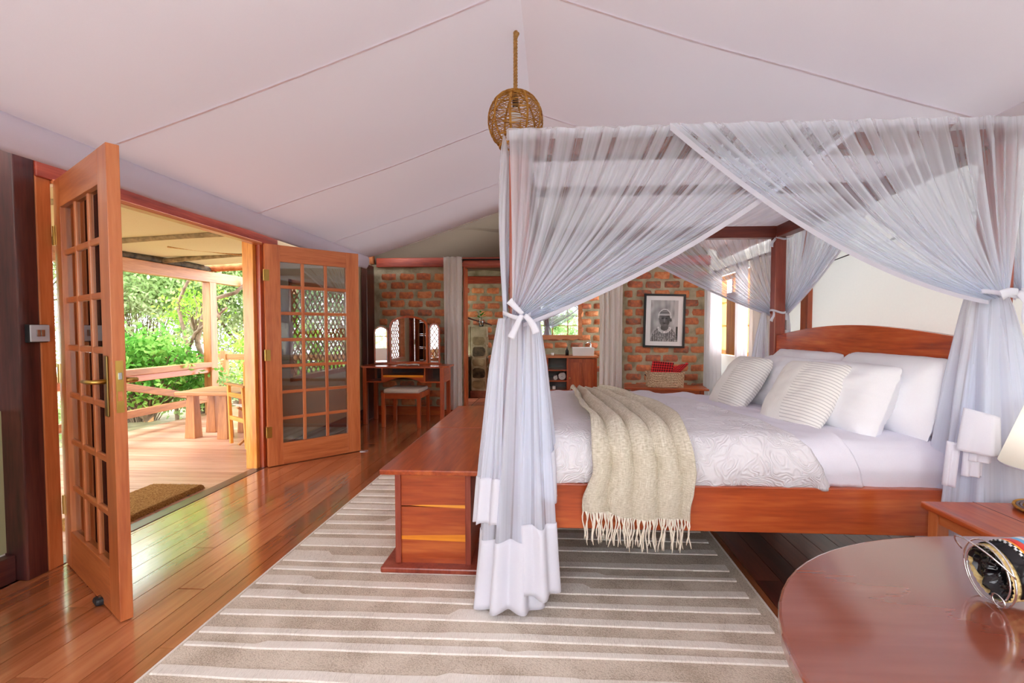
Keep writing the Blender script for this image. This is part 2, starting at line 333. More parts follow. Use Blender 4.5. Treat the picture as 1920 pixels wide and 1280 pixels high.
def throw_mat():
    m, nt, b = newmat('oatmeal_throw'); t = node(nt, 'ShaderNodeUVMap'); mp = node(nt, 'ShaderNodeMapping'); mp.inputs['Scale'].default_value = (30, 260, 1); nt.links.new(t.outputs[0], mp.inputs[0])
    n = node(nt, 'ShaderNodeTexNoise'); n.inputs['Scale'].default_value = 1; n.inputs['Detail'].default_value = 3; nt.links.new(mp.outputs[0], n.inputs[0])
    mp2 = node(nt, 'ShaderNodeMapping'); mp2.inputs['Scale'].default_value = (400, 20, 1); nt.links.new(t.outputs[0], mp2.inputs[0])
    n2 = node(nt, 'ShaderNodeTexNoise'); n2.inputs['Scale'].default_value = 1; nt.links.new(mp2.outputs[0], n2.inputs[0])
    ad = node(nt, 'ShaderNodeMath', operation='ADD'); nt.links.new(n.outputs[0], ad.inputs[0]); nt.links.new(n2.outputs[0], ad.inputs[1])
    ha = node(nt, 'ShaderNodeMath', operation='MULTIPLY'); nt.links.new(ad.outputs[0], ha.inputs[0]); ha.inputs[1].default_value = 0.5
    r = ramp(nt, ha.outputs[0], [(0.35, L(178, 168, 146)), (0.5, L(208, 199, 180)), (0.65, L(230, 224, 210))]); nt.links.new(r.outputs[0], b.inputs['Base Color'])
    b.inputs['Roughness'].default_value = 0.95; b.inputs['Specular IOR Level'].default_value = 0.1; bump(nt, b, ha.outputs[0], 0.5, 0.004); return m
M['throw'] = throw_mat(); M['fringe'] = plain('fringe_yarn', L(236, 228, 212), 0.95)
def rug_mat(name, stops, f):
    m, nt, b = newmat(name); t = node(nt, 'ShaderNodeTexCoord'); mp = node(nt, 'ShaderNodeMapping'); mp.inputs['Scale'].default_value = f; nt.links.new(t.outputs['Object'], mp.inputs[0])
    n = node(nt, 'ShaderNodeTexVoronoi'); n.inputs['Scale'].default_value = 1; nt.links.new(mp.outputs[0], n.inputs[0])
    n2 = node(nt, 'ShaderNodeTexNoise'); n2.inputs['Scale'].default_value = 5; n2.inputs['Detail'].default_value = 4; nt.links.new(t.outputs['Object'], n2.inputs[0])
    ad = node(nt, 'ShaderNodeMath', operation='MULTIPLY_ADD'); nt.links.new(n.outputs['Distance'], ad.inputs[0]); ad.inputs[1].default_value = 0.5; nt.links.new(n2.outputs[0], ad.inputs[2])
    r = ramp(nt, ad.outputs[0], stops); nt.links.new(r.outputs[0], b.inputs['Base Color']); b.inputs['Roughness'].default_value = 0.95; b.inputs['Specular IOR Level'].default_value = 0.1
    bump(nt, b, n.outputs['Distance'], 0.6, 0.003); return m
M['rug'] = rug_mat('taupe_flatweave', [(0.4, L(230, 219, 203)), (0.75, L(210, 197, 180)), (1.0, L(182, 168, 150))], (170, 220, 1))
M['rug_pile'] = rug_mat('ivory_pile', [(0.4, L(246, 241, 233)), (0.8, L(238, 231, 221)), (1.0, L(220, 212, 202))], (500, 60, 1))
def stripe_mat():
    # UV.x split: left part has fine upright ribs, right part wide level stripes
    m, nt, b = newmat('striped_cushion_cloth'); t = node(nt, 'ShaderNodeUVMap'); sp = node(nt, 'ShaderNodeSeparateXYZ'); nt.links.new(t.outputs[0], sp.inputs[0])
    def line(src, f, lo, hi):
        mu = node(nt, 'ShaderNodeMath', operation='MULTIPLY'); nt.links.new(src, mu.inputs[0]); mu.inputs[1].default_value = f
        fr = node(nt, 'ShaderNodeMath', operation='FRACT'); nt.links.new(mu.outputs[0], fr.inputs[0])
        mr = node(nt, 'ShaderNodeMapRange', interpolation_type='SMOOTHSTEP'); nt.links.new(fr.outputs[0], mr.inputs[0]); mr.inputs['From Min'].default_value = lo; mr.inputs['From Max'].default_value = hi
        return mr.outputs[0]
    wide = line(sp.outputs['Y'], 24, 0.6, 0.8); fine = line(sp.outputs['X'], 44, 0.5, 0.9)
    ft = node(nt, 'ShaderNodeMath', operation='MULTIPLY'); nt.links.new(fine, ft.inputs[0]); ft.inputs[1].default_value = 0.4
    gt = node(nt, 'ShaderNodeMath', operation='GREATER_THAN'); nt.links.new(sp.outputs['X'], gt.inputs[0]); gt.inputs[1].default_value = 0.46
    mx = node(nt, 'ShaderNodeMix', data_type='FLOAT'); nt.links.new(gt.outputs[0], mx.inputs['Factor']); nt.links.new(ft.outputs[0], mx.inputs['A']); nt.links.new(wide, mx.inputs['B'])
    r = ramp(nt, mx.outputs['Result'], [(0.0, L(244, 241, 237)), (1.0, L(208, 204, 202))]); nt.links.new(r.outputs[0], b.inputs['Base Color'])
    b.inputs['Roughness'].default_value = 0.9; b.inputs['Specular IOR Level'].default_value = 0.1; return m
M['stripes'] = stripe_mat()
def plaid_mat():
    m, nt, b = newmat('red_black_check'); t = node(nt, 'ShaderNodeUVMap'); sp = node(nt, 'ShaderNodeSeparateXYZ'); nt.links.new(t.outputs[0], sp.inputs[0])
    outs = []
    for c, f in (('X', 9), ('Y', 7)):
        mu = node(nt, 'ShaderNodeMath', operation='MULTIPLY'); nt.links.new(sp.outputs[c], mu.inputs[0]); mu.inputs[1].default_value = f
        fr = node(nt, 'ShaderNodeMath', operation='FRACT'); nt.links.new(mu.outputs[0], fr.inputs[0]); g = node(nt, 'ShaderNodeMath', operation='GREATER_THAN'); nt.links.new(fr.outputs[0], g.inputs[0]); g.inputs[1].default_value = 0.5; outs.append(g.outputs[0])
    ad = node(nt, 'ShaderNodeMath', operation='ADD'); nt.links.new(outs[0], ad.inputs[0]); nt.links.new(outs[1], ad.inputs[1]); hf = node(nt, 'ShaderNodeMath', operation='MULTIPLY'); nt.links.new(ad.outputs[0], hf.inputs[0]); hf.inputs[1].default_value = 0.5
    r = ramp(nt, hf.outputs[0], [(0.0, L(238, 56, 58)), (0.5, L(190, 30, 38)), (1.0, L(36, 18, 24))]); r.color_ramp.interpolation = 'CONSTANT'
    r.color_ramp.elements[1].position = 0.4; r.color_ramp.elements[2].position = 0.9
    nt.links.new(r.outputs[0], b.inputs['Base Color']); b.inputs['Roughness'].default_value = 0.9; return m
M['plaid'] = plaid_mat()
#@@PART2
# ================================================================ THE SETTING
XL, XR, YB = -2.6, 2.2, 6.8
# ---- floor: boards running away from the camera
floor = structure(box(XL-.12, XR, -1.0, YB, -.06, -.012).build('floor', M['underfloor']))
def plank_mesh(name, l, wd, th, mat, axis):
    b = MB(); j = 0.0018
    if axis == 'y': b.box(-wd/2+j, wd/2-j, j, l-j, -th, 0)
    else: b.box(j, l-j, -wd/2+j, wd/2-j, -th, 0)
    me = b.mesh(name); me.materials.append(mat); return me
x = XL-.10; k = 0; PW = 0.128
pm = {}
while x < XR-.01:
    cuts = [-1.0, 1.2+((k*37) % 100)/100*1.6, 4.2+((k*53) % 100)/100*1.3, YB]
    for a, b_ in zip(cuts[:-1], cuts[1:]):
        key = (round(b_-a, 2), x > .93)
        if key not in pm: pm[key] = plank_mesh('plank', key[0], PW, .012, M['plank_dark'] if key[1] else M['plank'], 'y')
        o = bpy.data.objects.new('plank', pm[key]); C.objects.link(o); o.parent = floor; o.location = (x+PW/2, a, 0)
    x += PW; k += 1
# ---- veranda deck: boards running across
deck = structure(box(-5.2, XL-.03, -.3, 8.1, -.08, -.02).build('floor_deck', M['deckunder']))
dm = plank_mesh('plank', 2.55, .15, .02, M['deckplank'], 'x'); y = -.3
while y < 8.05:
    o = bpy.data.objects.new('plank', dm); C.objects.link(o); o.parent = deck; o.location = (-5.2, y+.075, 0); y += .152
structure(box(-2.7, -2.6, 2.3, 4.12, -.03, .004).build('trim_threshold', M['dark_y'], bevel=.003))

# ---- walls
structure(box(-2.86, -2.72, -1.0, 2.17, .0, 2.3).build('wall_left_near', M['cream']))
structure(box(-2.719, -2.712, -1.0, 2.17, .14, .85).build('trim_dado', M['green_dado']))
structure(box(-2.72, -2.665, -1.0, 2.165, 0, .13).build('baseboard_left', M['dark_y'], bevel=.004))
wl = MB(); wl.box(-2.72, -2.64, 4.3, 4.62, 0, 2.3).box(-2.72, -2.64, 4.62, 6.1, 0, .75).box(-2.72, -2.64, 4.62, 6.1, 1.72, 2.3).box(-2.72, -2.64, 6.1, YB+.1, 0, 2.5).box(-2.72, -2.64, 4.3, 6.1, 2.29, 2.5)
structure(wl.build('wall_left_far', M['tan']))
wf = MB(); wf.box(-2.74, -2.63, 4.6, 4.65, .72, 1.76).box(-2.74, -2.63, 6.07, 6.12, .72, 1.76).box(-2.74, -2.63, 4.6, 6.12, .72, .77).box(-2.74, -2.63, 4.6, 6.12, 1.71, 1.76)
win1 = structure(wf.build('window_1', M['door_y'], bevel=.003))
MB().grid(lambda u, v: (-2.70, 4.65+1.42*u, .77+.94*v), 4, 4).build('insect_screen', M['screen'], win1)
k = 0
for i in range(-8, 14):     # diagonal lattice behind the screen
    for s in (1, -1):
        y0 = 4.65+i*.11; z0, z1 = .77, 1.71; y1 = y0+s*(z1-z0)
        if s < 0: y0 += .9; y1 += .9
        pts = []
        for (ya, za), (yb, zb) in (((y0, z0), (y1, z1)),):
            t0, t1 = 0, 1
            dy = yb-ya
            ta, tb = (4.65-ya)/dy, (6.07-ya)/dy
            t0 = max(0, min(ta, tb)); t1 = min(1, max(ta, tb))
            if t1-t0 > .1: MB().bar((-2.74-.006*s, ya+dy*t0, za+(zb-za)*t0), (-2.74-.006*s, ya+dy*t1, za+(zb-za)*t1), .008, .014, (1, 0, 0)).build('lattice_strip', M['log'], win1)
structure(box(-2.66, -2.62, 4.3, YB, 0, .14).build('baseboard_left_far', M['dark_y'], bevel=.004))
structure(box(XL-.02, XL+.06, 6.36, 6.62, 0, 2.15).build('trim_post_corner', M['dark_z'], bevel=.006))
# dark post with the lit side beside the door frame
p = structure(box(-2.76, -2.602, 2.165, 2.262, 0, 2.4).build('trim_post_door', M['dark_z'], bevel=.006))
# door frame
fr = MB(); fr.box(-2.72, -2.6, 2.262, 2.335, 0, 2.12)
structure(fr.build('trim_door_jamb', M['door_z'], bevel=.005))
structure(box(-2.72, -2.59, 2.262, 4.35, 2.022, 2.2).build('trim_door_header', M['beam'], bevel=.006))
structure(box(-2.66, -2.585, 2.335, 4.1, 2.005, 2.03).build('trim_door_head_stop', M['door_y'], bevel=.004))
structure(box(-2.75, -2.65, 4.06, 4.13, 0, 2.03).build('trim_door_jamb_far', M['yellow_z'], bevel=.004))
structure(box(-2.66, -2.61, 4.10, 4.16, 0, 2.03).build('trim_door_rebate', M['bed_z'], bevel=.003))
structure(box(-2.72, -2.62, 4.16, 4.34, 0, 2.1).build('trim_door_post', M['beam'], bevel=.004))

# tent wall behind the camera with its wide roll-up window
wn_ = MB(); wn_.box(-2.86, -1.7, -1.1, -1.0, -.1, 2.3).box(1.7, 2.4, -1.1, -1.0, -.1, 2.3).box(-1.7, 1.7, -1.1, -1.0, -.1, .7)
wn_.prism([(-2.86, 2.1), (2.4, 2.1), (2.4, 2.4), (-.175, 3.2), (-2.86, 2.4)], 'y', -1.1, -1.0)
wnear = structure(wn_.build('wall_near', M['cream']))
for xx in (-1.1, -.55, 0, .55, 1.1): box(xx-.02, xx+.02, -1.07, -1.03, .7, 2.1).build('window_bar', M['door_z'], wnear)
for zz in (1.05, 1.4, 1.75): box(-1.7, 1.7, -1.065, -1.035, zz-.015, zz+.015).build('window_bar', M['door_x'], wnear)
# ---- brick walls: every brick its own piece
def brick_meshes(n, l, h, dp):
    out = []
    for q in range(n):
        b = MB(); rr = random.Random(100+q+int(l*1000)); pts = []
        for i in range(12):
            t = 2*PI*i/12; cx, cz = math.cos(t), math.sin(t)
            px = l/2*math.copysign(abs(cx)**.28, cx)*(1+rr.uniform(-.07, .05)); pz = h/2*math.copysign(abs(cz)**.35, cz)*(1+rr.uniform(-.16, .08)); pts.append((px, pz))
        vs = [(px, 0, pz) for px, pz in pts]+[(px*.95, -dp, pz*.88) for px, pz in pts]+[(0, -dp-.003, 0)]
        fs = [(i, (i+1) % 12, 12+(i+1) % 12, 12+i) for i in range(12)]+[(12+i, 12+(i+1) % 12, 24) for i in range(12)]
        b.add(vs, fs); me = b.mesh('brick'); me.materials.append(M['brick']); me.shade_smooth(); out.append(me)
    return out
bm_full = brick_meshes(9, .218, .102, .012); bm_half = brick_meshes(4, .118, .102, .012)
def lay(parent, x0, x1, y, z0, z1, pz=.131, px=.262, off=0, skip=None):
    r = random.Random(int(x0*10)+5); row = 0; z = z0+pz/2
    while z < z1-.05:
        x = x0-((row+off) % 2)*px/2+.02
        while x < x1:
            c = x+px/2+r.uniform(-.012, .012); lo, hi = c-.1, c+.1
            if lo > x0-.005 and hi < x1+.005: me = r.choice(bm_full)
            else:
                lo2, hi2 = max(lo, x0+.01), min(hi, x1-.01)
                if hi2-lo2 < .07: x += px; continue
                c = (lo2+hi2)/2; me = r.choice(bm_half)
                if c-.053 < x0 or c+.053 > x1: c = min(max(c, x0+.058), x1-.058)
            if not (skip and skip(c, z)):
                o = bpy.data.objects.new('brick', me); C.objects.link(o); o.parent = parent
                o.location = (c, y+.002, z+r.uniform(-.006, .006)); o.rotation_euler = (0, r.uniform(-.025, .025), 0)
            x += px
        z += pz; row += 1
wb = MB(); wb.box(XL-.1, -1.29, YB, YB+.2, 0, 2.2).box(1.0, XR+.1, YB, YB+.2, 0, 2.2)
wback = structure(wb.build('wall_back', M['mortar']))
lay(wback, XL+.06, -1.3, YB, .12, 2.16); lay(wback, 1.01, XR-.02, YB, .12, 2.16, off=1)
structure(box(XL, -1.3, YB-.025, YB, 0, .13).build('baseboard_back', M['bed_x'], bevel=.004))
structure(box(XL+.05, XR, YB-.07, YB+.1, 2.155, 2.285).build('trim_beam_back', M['beam_x'], bevel=.008))
structure(box(-1.29, -1.262, YB-.03, YB+.2, 0, 2.155).build('trim_opening', M['bed_z'], bevel=.004))
# bathroom behind the opening, one step up
YF = 8.15
structure(box(-2.2, 1.8, YB, YF, -.05, .088).build('floor_bathroom', M['grout']))
fb = bpy.data.objects['floor_bathroom']
tmesh = box(-.145, .145, -.145, .145, 0, .012).mesh('tile'); tmesh.materials.append(M['tile'])
for i in range(12):
    for j in range(4):
        o = bpy.data.objects.new('tile', tmesh); C.objects.link(o); o.parent = fb; o.location = (-2.0+i*.31, YB+.17+j*.31, .088)
bw = MB(); bw.box(-2.2, 1.8, YF, YF+.15, 0, 2.4).box(-2.3, -2.2, YB+.2, YF+.15, 0, .9).box(1.8, 1.9, YB+.2, YF+.15, 0, .9)
bath = structure(bw.build('wall_bathroom', M['mortar']))
bath_hide = lambda cx, cz: (cz < .85 and -1.05 < cx < .75) or cx < -1.6 or cx > 1.15
lay(bath, -1.7, 1.2, YF, .5, 2.05, pz=.136, px=.262, skip=bath_hide)
structure(box(-2.2, 1.8, YF-.06, YF, 2.045, 2.17).build('trim_beam_bathroom', M['beam_x'], bevel=.006))
structure(MB().grid(lambda u, v: (-2.4+4.6*u, YB-.05+(YF+.4-YB)*v, 2.7-.5*v-.06*math.sin(v*PI)+.015*math.sin(u*30)), 60, 8).build('ceiling_bathroom', M['khaki'], smooth=True, solid=.004))
structure(MB().grid(lambda u, v: (-2.78+5.0*u, YB+.12-.25*v-.03*math.sin(u*23+v*4)*v, 2.14+1.25*v), 90, 10).build('wall_gable', M['khaki'], smooth=True, solid=.004))

structure(MB().grid(lambda u, v: (-2.95+5.5*u, 5.9+1.35*v, 2.42+.83*(1-abs(2*u-1))-.02*math.sin(v*PI)), 40, 8).build('ceiling_fly', M['khaki'], smooth=True, solid=.004))
# ---- right wall with the window
wr = MB(); x0, x1 = XR, XR+.14
xt = XR+.004
wr.box(x0, xt, -1.0, 5.15, 0, 2.4).box(x0, xt, 6.5, YB+.1, 0, 2.4).box(x0, xt, 5.15, 6.5, 0, .93).box(x0, xt, 5.15, 6.5, 1.95, 2.4)
structure(wr.build('wall_right', M['wall_canvas']))
wf = MB(); a = XR+.02; b_ = XR+.12
wf.box(a, b_, 5.15, 5.22, .93, 1.95).box(a, b_, 6.43, 6.5, .93, 1.95).box(a, b_, 5.15, 6.5, 1.88, 1.95).box(a, b_, 5.15, 6.5, .93, .99)
win2 = structure(wf.build('window_2', M['yellow_z'], bevel=.004))
for yy in (5.62, 6.03): box(a+.02, b_-.02, yy-.03, yy+.03, .99, 1.88).build('window_bar', M['yellow_z'], win2, bevel=.003)
for zz in (1.3, 1.6): box(a+.03, b_-.03, 5.22, 6.43, zz-.012, zz+.012).build('glazing_bar', M['yellow_y'], win2)
# opened casement leaf standing into the room
box(XR-.05, XR-.01, 5.62, 5.98, .95, 1.7).build('casement', M['yellow_z'], win2, bevel=.004)
structure(box(XR-.04, XR, 4.13, 4.25, .0, 2.35).build('trim_wall_post', M['bed_z'], bevel=.004))
structure(box(XR-.05, XR, -.6, 2.6, 2.1, 2.2).build('trim_beam_right', M['beam'], bevel=.004))

# ---- canvas ceiling: two sagging slopes from the ridge, seams every 1.35 m
ZR, XRG, EL, ER = 3.03, -.175, 2.24, 2.29
def ceil_z(x, y):
    if x < XRG: t = (x+2.5)/(XRG+2.5); z = EL+(ZR-EL)*t
    else: t = (2.15-x)/(2.15-XRG); z = ER+(ZR-ER)*t
    t = max(0, min(1, t)); s = 4*t*(1-t)
    ph = ((y-1.1) % 1.38)/1.38; bel = math.sin(ph*PI)
    return z-.02*s-.03*bel*s**.5-.012*nz(x*1.2, y*1.5)*s
def cf(side):
    def f(u, v):
        y = -1.0+7.36*v
        x = (-2.5+(XRG+2.5)*u) if side < 0 else (XRG+(2.15-XRG)*u)
        ye = y-(.10*math.sin(u*PI))*max(0, (v-.9)/.1)
        return (x, ye, ceil_z(x, y))
    return f
cl = MB(); cl.grid(cf(-1), 40, 120).grid(cf(1), 40, 120)
ceil_ = structure(cl.build('ceiling', M['canvas'], smooth=True))
for sy in (-.28, 1.1, 2.5, 3.9, 5.24, 6.28):
    for side in (-1, 1):
        def sf(u, v, sy=sy, side=side):
            x = (-2.5+(XRG+2.5)*u) if side < 0 else (XRG+(2.15-XRG)*u)
            return (x, sy+(v-.5)*.016, ceil_z(x, sy)-.006)
        MB().grid(sf, 40, 1).build('seam', M['seam'], ceil_, smooth=True)
def vf(side):
    def f(u, v):
        y = -.8+7.12*u; ph = ((y-1.1) % 1.38)/1.38
        X0 = -2.5 if side < 0 else 2.15
        top = EL if side < 0 else ER; h = .165 if side < 0 else .13
        bul = .03*math.sin(PI*v)*(.5+.5*math.sin(ph*PI))
        return (X0-side*bul-(side)*0+(-.03*v if side < 0 else .03*v), y, top+.006-h*v-.008*math.sin(ph*PI)*v)
    return f
structure(MB().grid(vf(-1), 120, 8).build('trim_valance_left', M['valance'], smooth=True, solid=.003))
structure(MB().grid(vf(1), 120, 8).build('trim_valance_right', M['canvas'], smooth=True, solid=.003))

# ================================================================ DOORS
def glazed_door(name, loc, rz, wd, flip, pane_mat, H=2.02, handle=True):
    d = thing(name, None, None, loc, rz); d['kind'] = 'structure'
    T = .045; s0, top, bot = .128, .15, .205
    def part(n, b, m, bev=.002, smooth=False, parent=d, **k): return b.build(n, m, parent, world=False, bevel=bev, smooth=smooth, **k)
    z0 = .006
    part('stile', box(0, s0, -T/2, T/2, z0, H), M['door_z']); part('stile', box(wd-s0, wd, -T/2, T/2, z0, H), M['door_z'])
    part('rail', box(s0, wd-s0, -T/2, T/2, H-top, H-.001), M['door_x']); part('rail', box(s0, wd-s0, -T/2, T/2, z0, bot), M['door_x'])
    iw = wd-2*s0; ih = H-top-bot; mw = .03; cw = (iw-2*mw)/3; ch = (ih-6*mw)/7
    for i in range(2):
        x = s0+cw*(i+1)+mw*i; part('muntin', box(x, x+mw, -T*.27, T*.27, bot, H-top), M['door_z'], .005)
    for j in range(6):
        z = bot+ch*(j+1)+mw*j; part('muntin', box(s0, wd-s0, -T*.25, T*.25, z, z+mw), M['door_x'], .006)
    for i in range(3):
        for j in range(7):
            x = s0+(cw+mw)*i; z = bot+(ch+mw)*j
            part('pane', box(x+.001, x+cw-.001, -.002, .002, z+.001, z+ch-.001), pane_mat, 0)
    s = -1 if flip else 1
    for z in (.32, 1.02, 1.74):
        part('hinge', box(-.035, .003, -.028*1, .028, z-.05, z+.05) if False else MB().box(-.004, .0, -T/2, T/2, z-.05, z+.05).tube([(-.006, s*T/2, z-.05), (-.006, s*T/2, z+.05)], .007, 10), M['brass'], 0)
        part('hinge_leaf', box(-.004, .035, s*T/2, s*(T/2+.002) if s > 0 else -T/2-.002, z-.05, z+.05), M['brass'], 0)
    if handle:
        for sd in (1, -1):
            pl = part('door_handle', box(wd-.09, wd-.05, sd*T/2 if sd > 0 else -T/2-.008, T/2+.008 if sd > 0 else -T/2, .88, 1.14), M['antique'], .004)
            y = sd*(T/2+.055)
            part('lever', MB().tube([(wd-.07, sd*T/2, 1.03), (wd-.07, y, 1.03), (wd-.1, y+sd*.006, 1.03), (wd-.2, y, 1.026), (wd-.215, y-sd*.01, 1.026)], [.011, .009, .009, .007, .006], 10), M['brass'], 0, True, pl)
        lk = part('lock_plate', box(wd, wd+.003, -.013, .013, .9, 1.12), M['brass'], 0)
        part('latch', box(wd+.002, wd+.012, -.007, .007, 1.04, 1.07), M['steel'], .002, False, lk)
        part('keeper', box(wd+.0025, wd+.005, -.008, .008, .95, .99), M['log'], 0, False, lk)
    return d
dl = glazed_door('door_1', (-2.585, 2.362, 0), math.atan2(1.885-2.362, -1.822+2.585), .90, True, M['glass'])
dr = glazed_door('door_2', (-2.585, 4.115, 0), math.atan2(4.727-4.115, -2.0+2.585), .862, True, M['glass_right'], handle=False)
#@@PART3
# ================================================================ THE BED
BX0, BX1, BY0, BY1, BZ = -.192, 1.93, 2.09, 4.12, 2.108
bed = thing('four_poster_bed', 'red wooden four-poster bed with arched headboard and open canopy frame', 'bed', ((BX0+BX1)/2, (BY0+BY1)/2, 0))
pw = .088
for xx, yy in ((BX0, BY0), (BX1-pw, BY0), (BX0, BY1-pw), (BX1-pw, BY1-pw)):
    box(xx, xx+pw, yy, yy+pw, 0, BZ-.09).build('post', M['post_z'], bed, bevel=.006)
for yy in (BY0+.002, BY1-pw+.002):
    box(BX0, BX1, yy, yy+pw-.004, BZ-.095, BZ).build('canopy_beam', M['canopy_x'], bed, bevel=.004)
for xx in (BX0+.002, BX1-pw+.002):
    box(xx, xx+pw-.004, BY0+pw, BY1-pw, BZ-.095, BZ-.002).build('canopy_beam', M['canopy_y'], bed, bevel=.004)
box(BX0+pw, BX1-pw, 2.86, 2.95, BZ-.04, BZ-.004).build('canopy_slat', M['canopy_x'], bed, bevel=.003)
box(BX0+.03, BX1-.03, BY0+.012, BY0+.062, .355, .558).build('side_rail', M['bed_x'], bed, bevel=.005)
box(BX0+.03, BX1-.03, BY1-.062, BY1-.012, .355, .558).build('side_rail', M['bed_x'], bed, bevel=.005)
box(BX0+.012, BX0+.062, BY0+.06, BY1-.06, .355, .558).build('foot_rail', M['bed_y'], bed, bevel=.005)
box(BX0+.06, BX1-.05, BY0+.06, BY1-.06, .48, .54).build('slat_base', M['dark_y'], bed)
hb = []
for i in range(25):
    t = i/24; y = BY0+pw+(BY1-BY0-2*pw)*t; hb.append((y, 1.205+.075*math.sin(PI*t)))
MB().prism([(BY0+pw, .42), (BY1-pw, .42)]+hb[::-1], 'x', BX1-.07, BX1-.03).build('headboard', M['headboard'], bed, bevel=.004)

# mattress and bedding profile: s runs from the near hem, over the top, to the far hem
MY0, MY1, MZ = 2.14, 4.06, .762
def prof(s, off=0.0):
    near = [(MY0+.004, .56), (MY0-.022, .64), (MY0-.01, .705), (MY0+.035, .745), (MY0+.11, MZ-.005)]
    far = [(2*(MY0+MY1)/2-y, z) for y, z in near[::-1]]
    mid = [(MY0+.11+(MY1-MY0-.22)*i/10, MZ+.012*math.sin(PI*i/10)) for i in range(1, 10)]
    P = near+mid+far; n = len(P)-1
    D = [0]
    for a, b in zip(P[:-1], P[1:]): D.append(D[-1]+math.hypot(b[0]-a[0], b[1]-a[1]))
    t = max(0, min(.9999, s))*D[-1]; i = max(j for j in range(len(D)) if D[j] <= t+1e-9); i = min(i, n-1)
    k = (t-D[i])/(D[i+1]-D[i]); y = P[i][0]+(P[i+1][0]-P[i][0])*k; z = P[i][1]+(P[i+1][1]-P[i][1])*k
    dy, dz = P[i+1][0]-P[i][0], P[i+1][1]-P[i][1]; l = math.hypot(dy, dz); ny, nz_ = -dz/l, dy/l
    z -= .045*max(0, min(1, (y-2.4)/1.6))*max(0, min(1, (z-.62)/.1))
    return y+ny*off, z+nz_*off
S_SIDE = .085   # share of s taken by the near side
def bedcloth(xa, xb, off, wr, s0=0.0, s1=1.0, nx=110, ns=110, fold=0.0, roll=0):
    def f(u, v):
        s = s0+(s1-s0)*v; a = xa(s) if callable(xa) else xa; b = xb(s) if callable(xb) else xb
        x = a+(b-a)*u; sag = 0
        h = wr*(nz(x*5, s*9, 1+off*50)+.5*nz(x*14+s*9, s*22, 3))
        if s < .12: h += wr*1.2*abs(nz(x*13+s*25, s*4, 7))*(1.15-s/.12*.6)
        if roll: h += roll*math.exp(-((1-u)/.05)**2)
        h -= off*.8*max(0, (u-.985)/.015)
        y, z = prof(s, off+h); return (x, y, z)
    return MB().grid(f, nx, ns)
mt = thing('mattress', 'deep mattress under a fitted white sheet on the bed', 'mattress', (.87, 3.1, .56))
box(BX0+.07, BX1-.08, MY0+.03, MY1-.03, .541, .70).build('mattress_core', M['sheet'], mt, bevel=.03)
bedcloth(BX0+.07, BX1-.075, .004, .007, ns=130).build('fitted_sheet', M['sheet'], mt, smooth=True)
tag(bedcloth(.8, lambda s: (1.37-.08*min(1, s/.09)) - max(0, s-.09)*.27, .012, .009, .0, .99, roll=.006).build('top_sheet', M['sheet'], smooth=True, solid=.004), 'smooth white top sheet turned back beside the pillows, edge past the coverlet', 'sheet')
tag(bedcloth(BX0+.075, lambda s: (1.225-.12*min(1, s/.09)) - max(0, s-.09)*.46, .024, .012, .0, .995, nx=150, ns=130, roll=.012).build('coverlet', M['coverlet'], smooth=True, solid=.006), 'white embossed coverlet spread over the bed with swirling quilt relief', 'bedspread')

# throw: gathered across the bed and hanging over the near side
def throw_pt(u, v):
    # v 0 far end on the bed .. .62 mattress edge .. 1 hem below the rail
    key = [(0, .135, .33), (.25, .14, .50), (.45, .15, .60), (.60, .185, .60), (.72, .175, .61), (1, .135, .60)]
    for (va, xa, xb), (vb, xc, xd) in zip(key[:-1], key[1:]):
        if v <= vb+1e-9:
            t = (v-va)/(vb-va); t = t*t*(3-2*t); x0 = xa+(xc-xa)*t; x1 = xb+(xd-xb)*t; break
    if v < .6:
        t = v/.6; y = 3.62+(2.24-3.62)*t; base = MZ+.035+.012*math.sin(PI*(y-2.2)/1.9)-.045*max(0, min(1, (y-2.4)/1.6))
    elif v < .7:
        t = (v-.6)/.1; a = t*PI/2; y = 2.24-.155*math.sin(a); base = MZ+.035-.095*(1-math.cos(a))
    else:
        t = (v-.7)/.3; y = 2.085-.0*t-.012*math.sin(t*PI); base = MZ-.06-.26*t
    fold = abs(math.sin(u*PI*4.3+.9*math.sin(v*4)+.5))**.75; amp = .048*(1-v)**.7+.030
    amp *= .35+.65*min(1, v/.06)
    fold = fold*(.8+.6*nz(u*4.3, 7))
    x = x0+(x1-x0)*u+.012*nz(u*3, v*7)
    if v < .2: y += -.10*(u-.3)*(1-v/.2)+.02*math.sin(u*7)*(1-v/.2)
    n = amp*fold+.004*nz(u*20, v*20)
    if v < .6: return (x, y, base+n)
    k = min(1, (v-.6)/.1); return (x, y-n*k*1.1, base+n*(1-k)-(.035*(u)-.01*math.sin(u*9))*max(0, (v-.7)/.3))
thr = thing('throw_blanket', 'oatmeal woven throw with tasselled fringe draped over the side of the bed', 'blanket', (.37, 2.6, .76))
MB().grid(throw_pt, 110, 150).build('cloth', M['throw'], thr, smooth=True, solid=.005)
fg = MB(); rr = random.Random(3)
for i in range(64):
    u = (i+.5)/64+rr.uniform(-.004, .004); u = max(0, min(1, u)); b0 = Vector(throw_pt(u, 1.0)); pts = [b0+Vector((0, -.003, .004))]
    ph = rr.uniform(0, 6); ln = rr.uniform(.10, .15); bend = rr.uniform(-.02, .02)
    for j in range(1, 7):
        t = j/6; pts.append(b0+Vector((bend*t+.005*math.sin(ph+t*6), -.004-.004*math.sin(ph+t*4), -ln*t)))
    fg.tube(pts, [.0032, .0036, .003, .0034, .003, .0032, .0014], 5)
fo = fg.build('fringe', M['fringe'], thr, smooth=True); fo['kind'] = 'stuff'

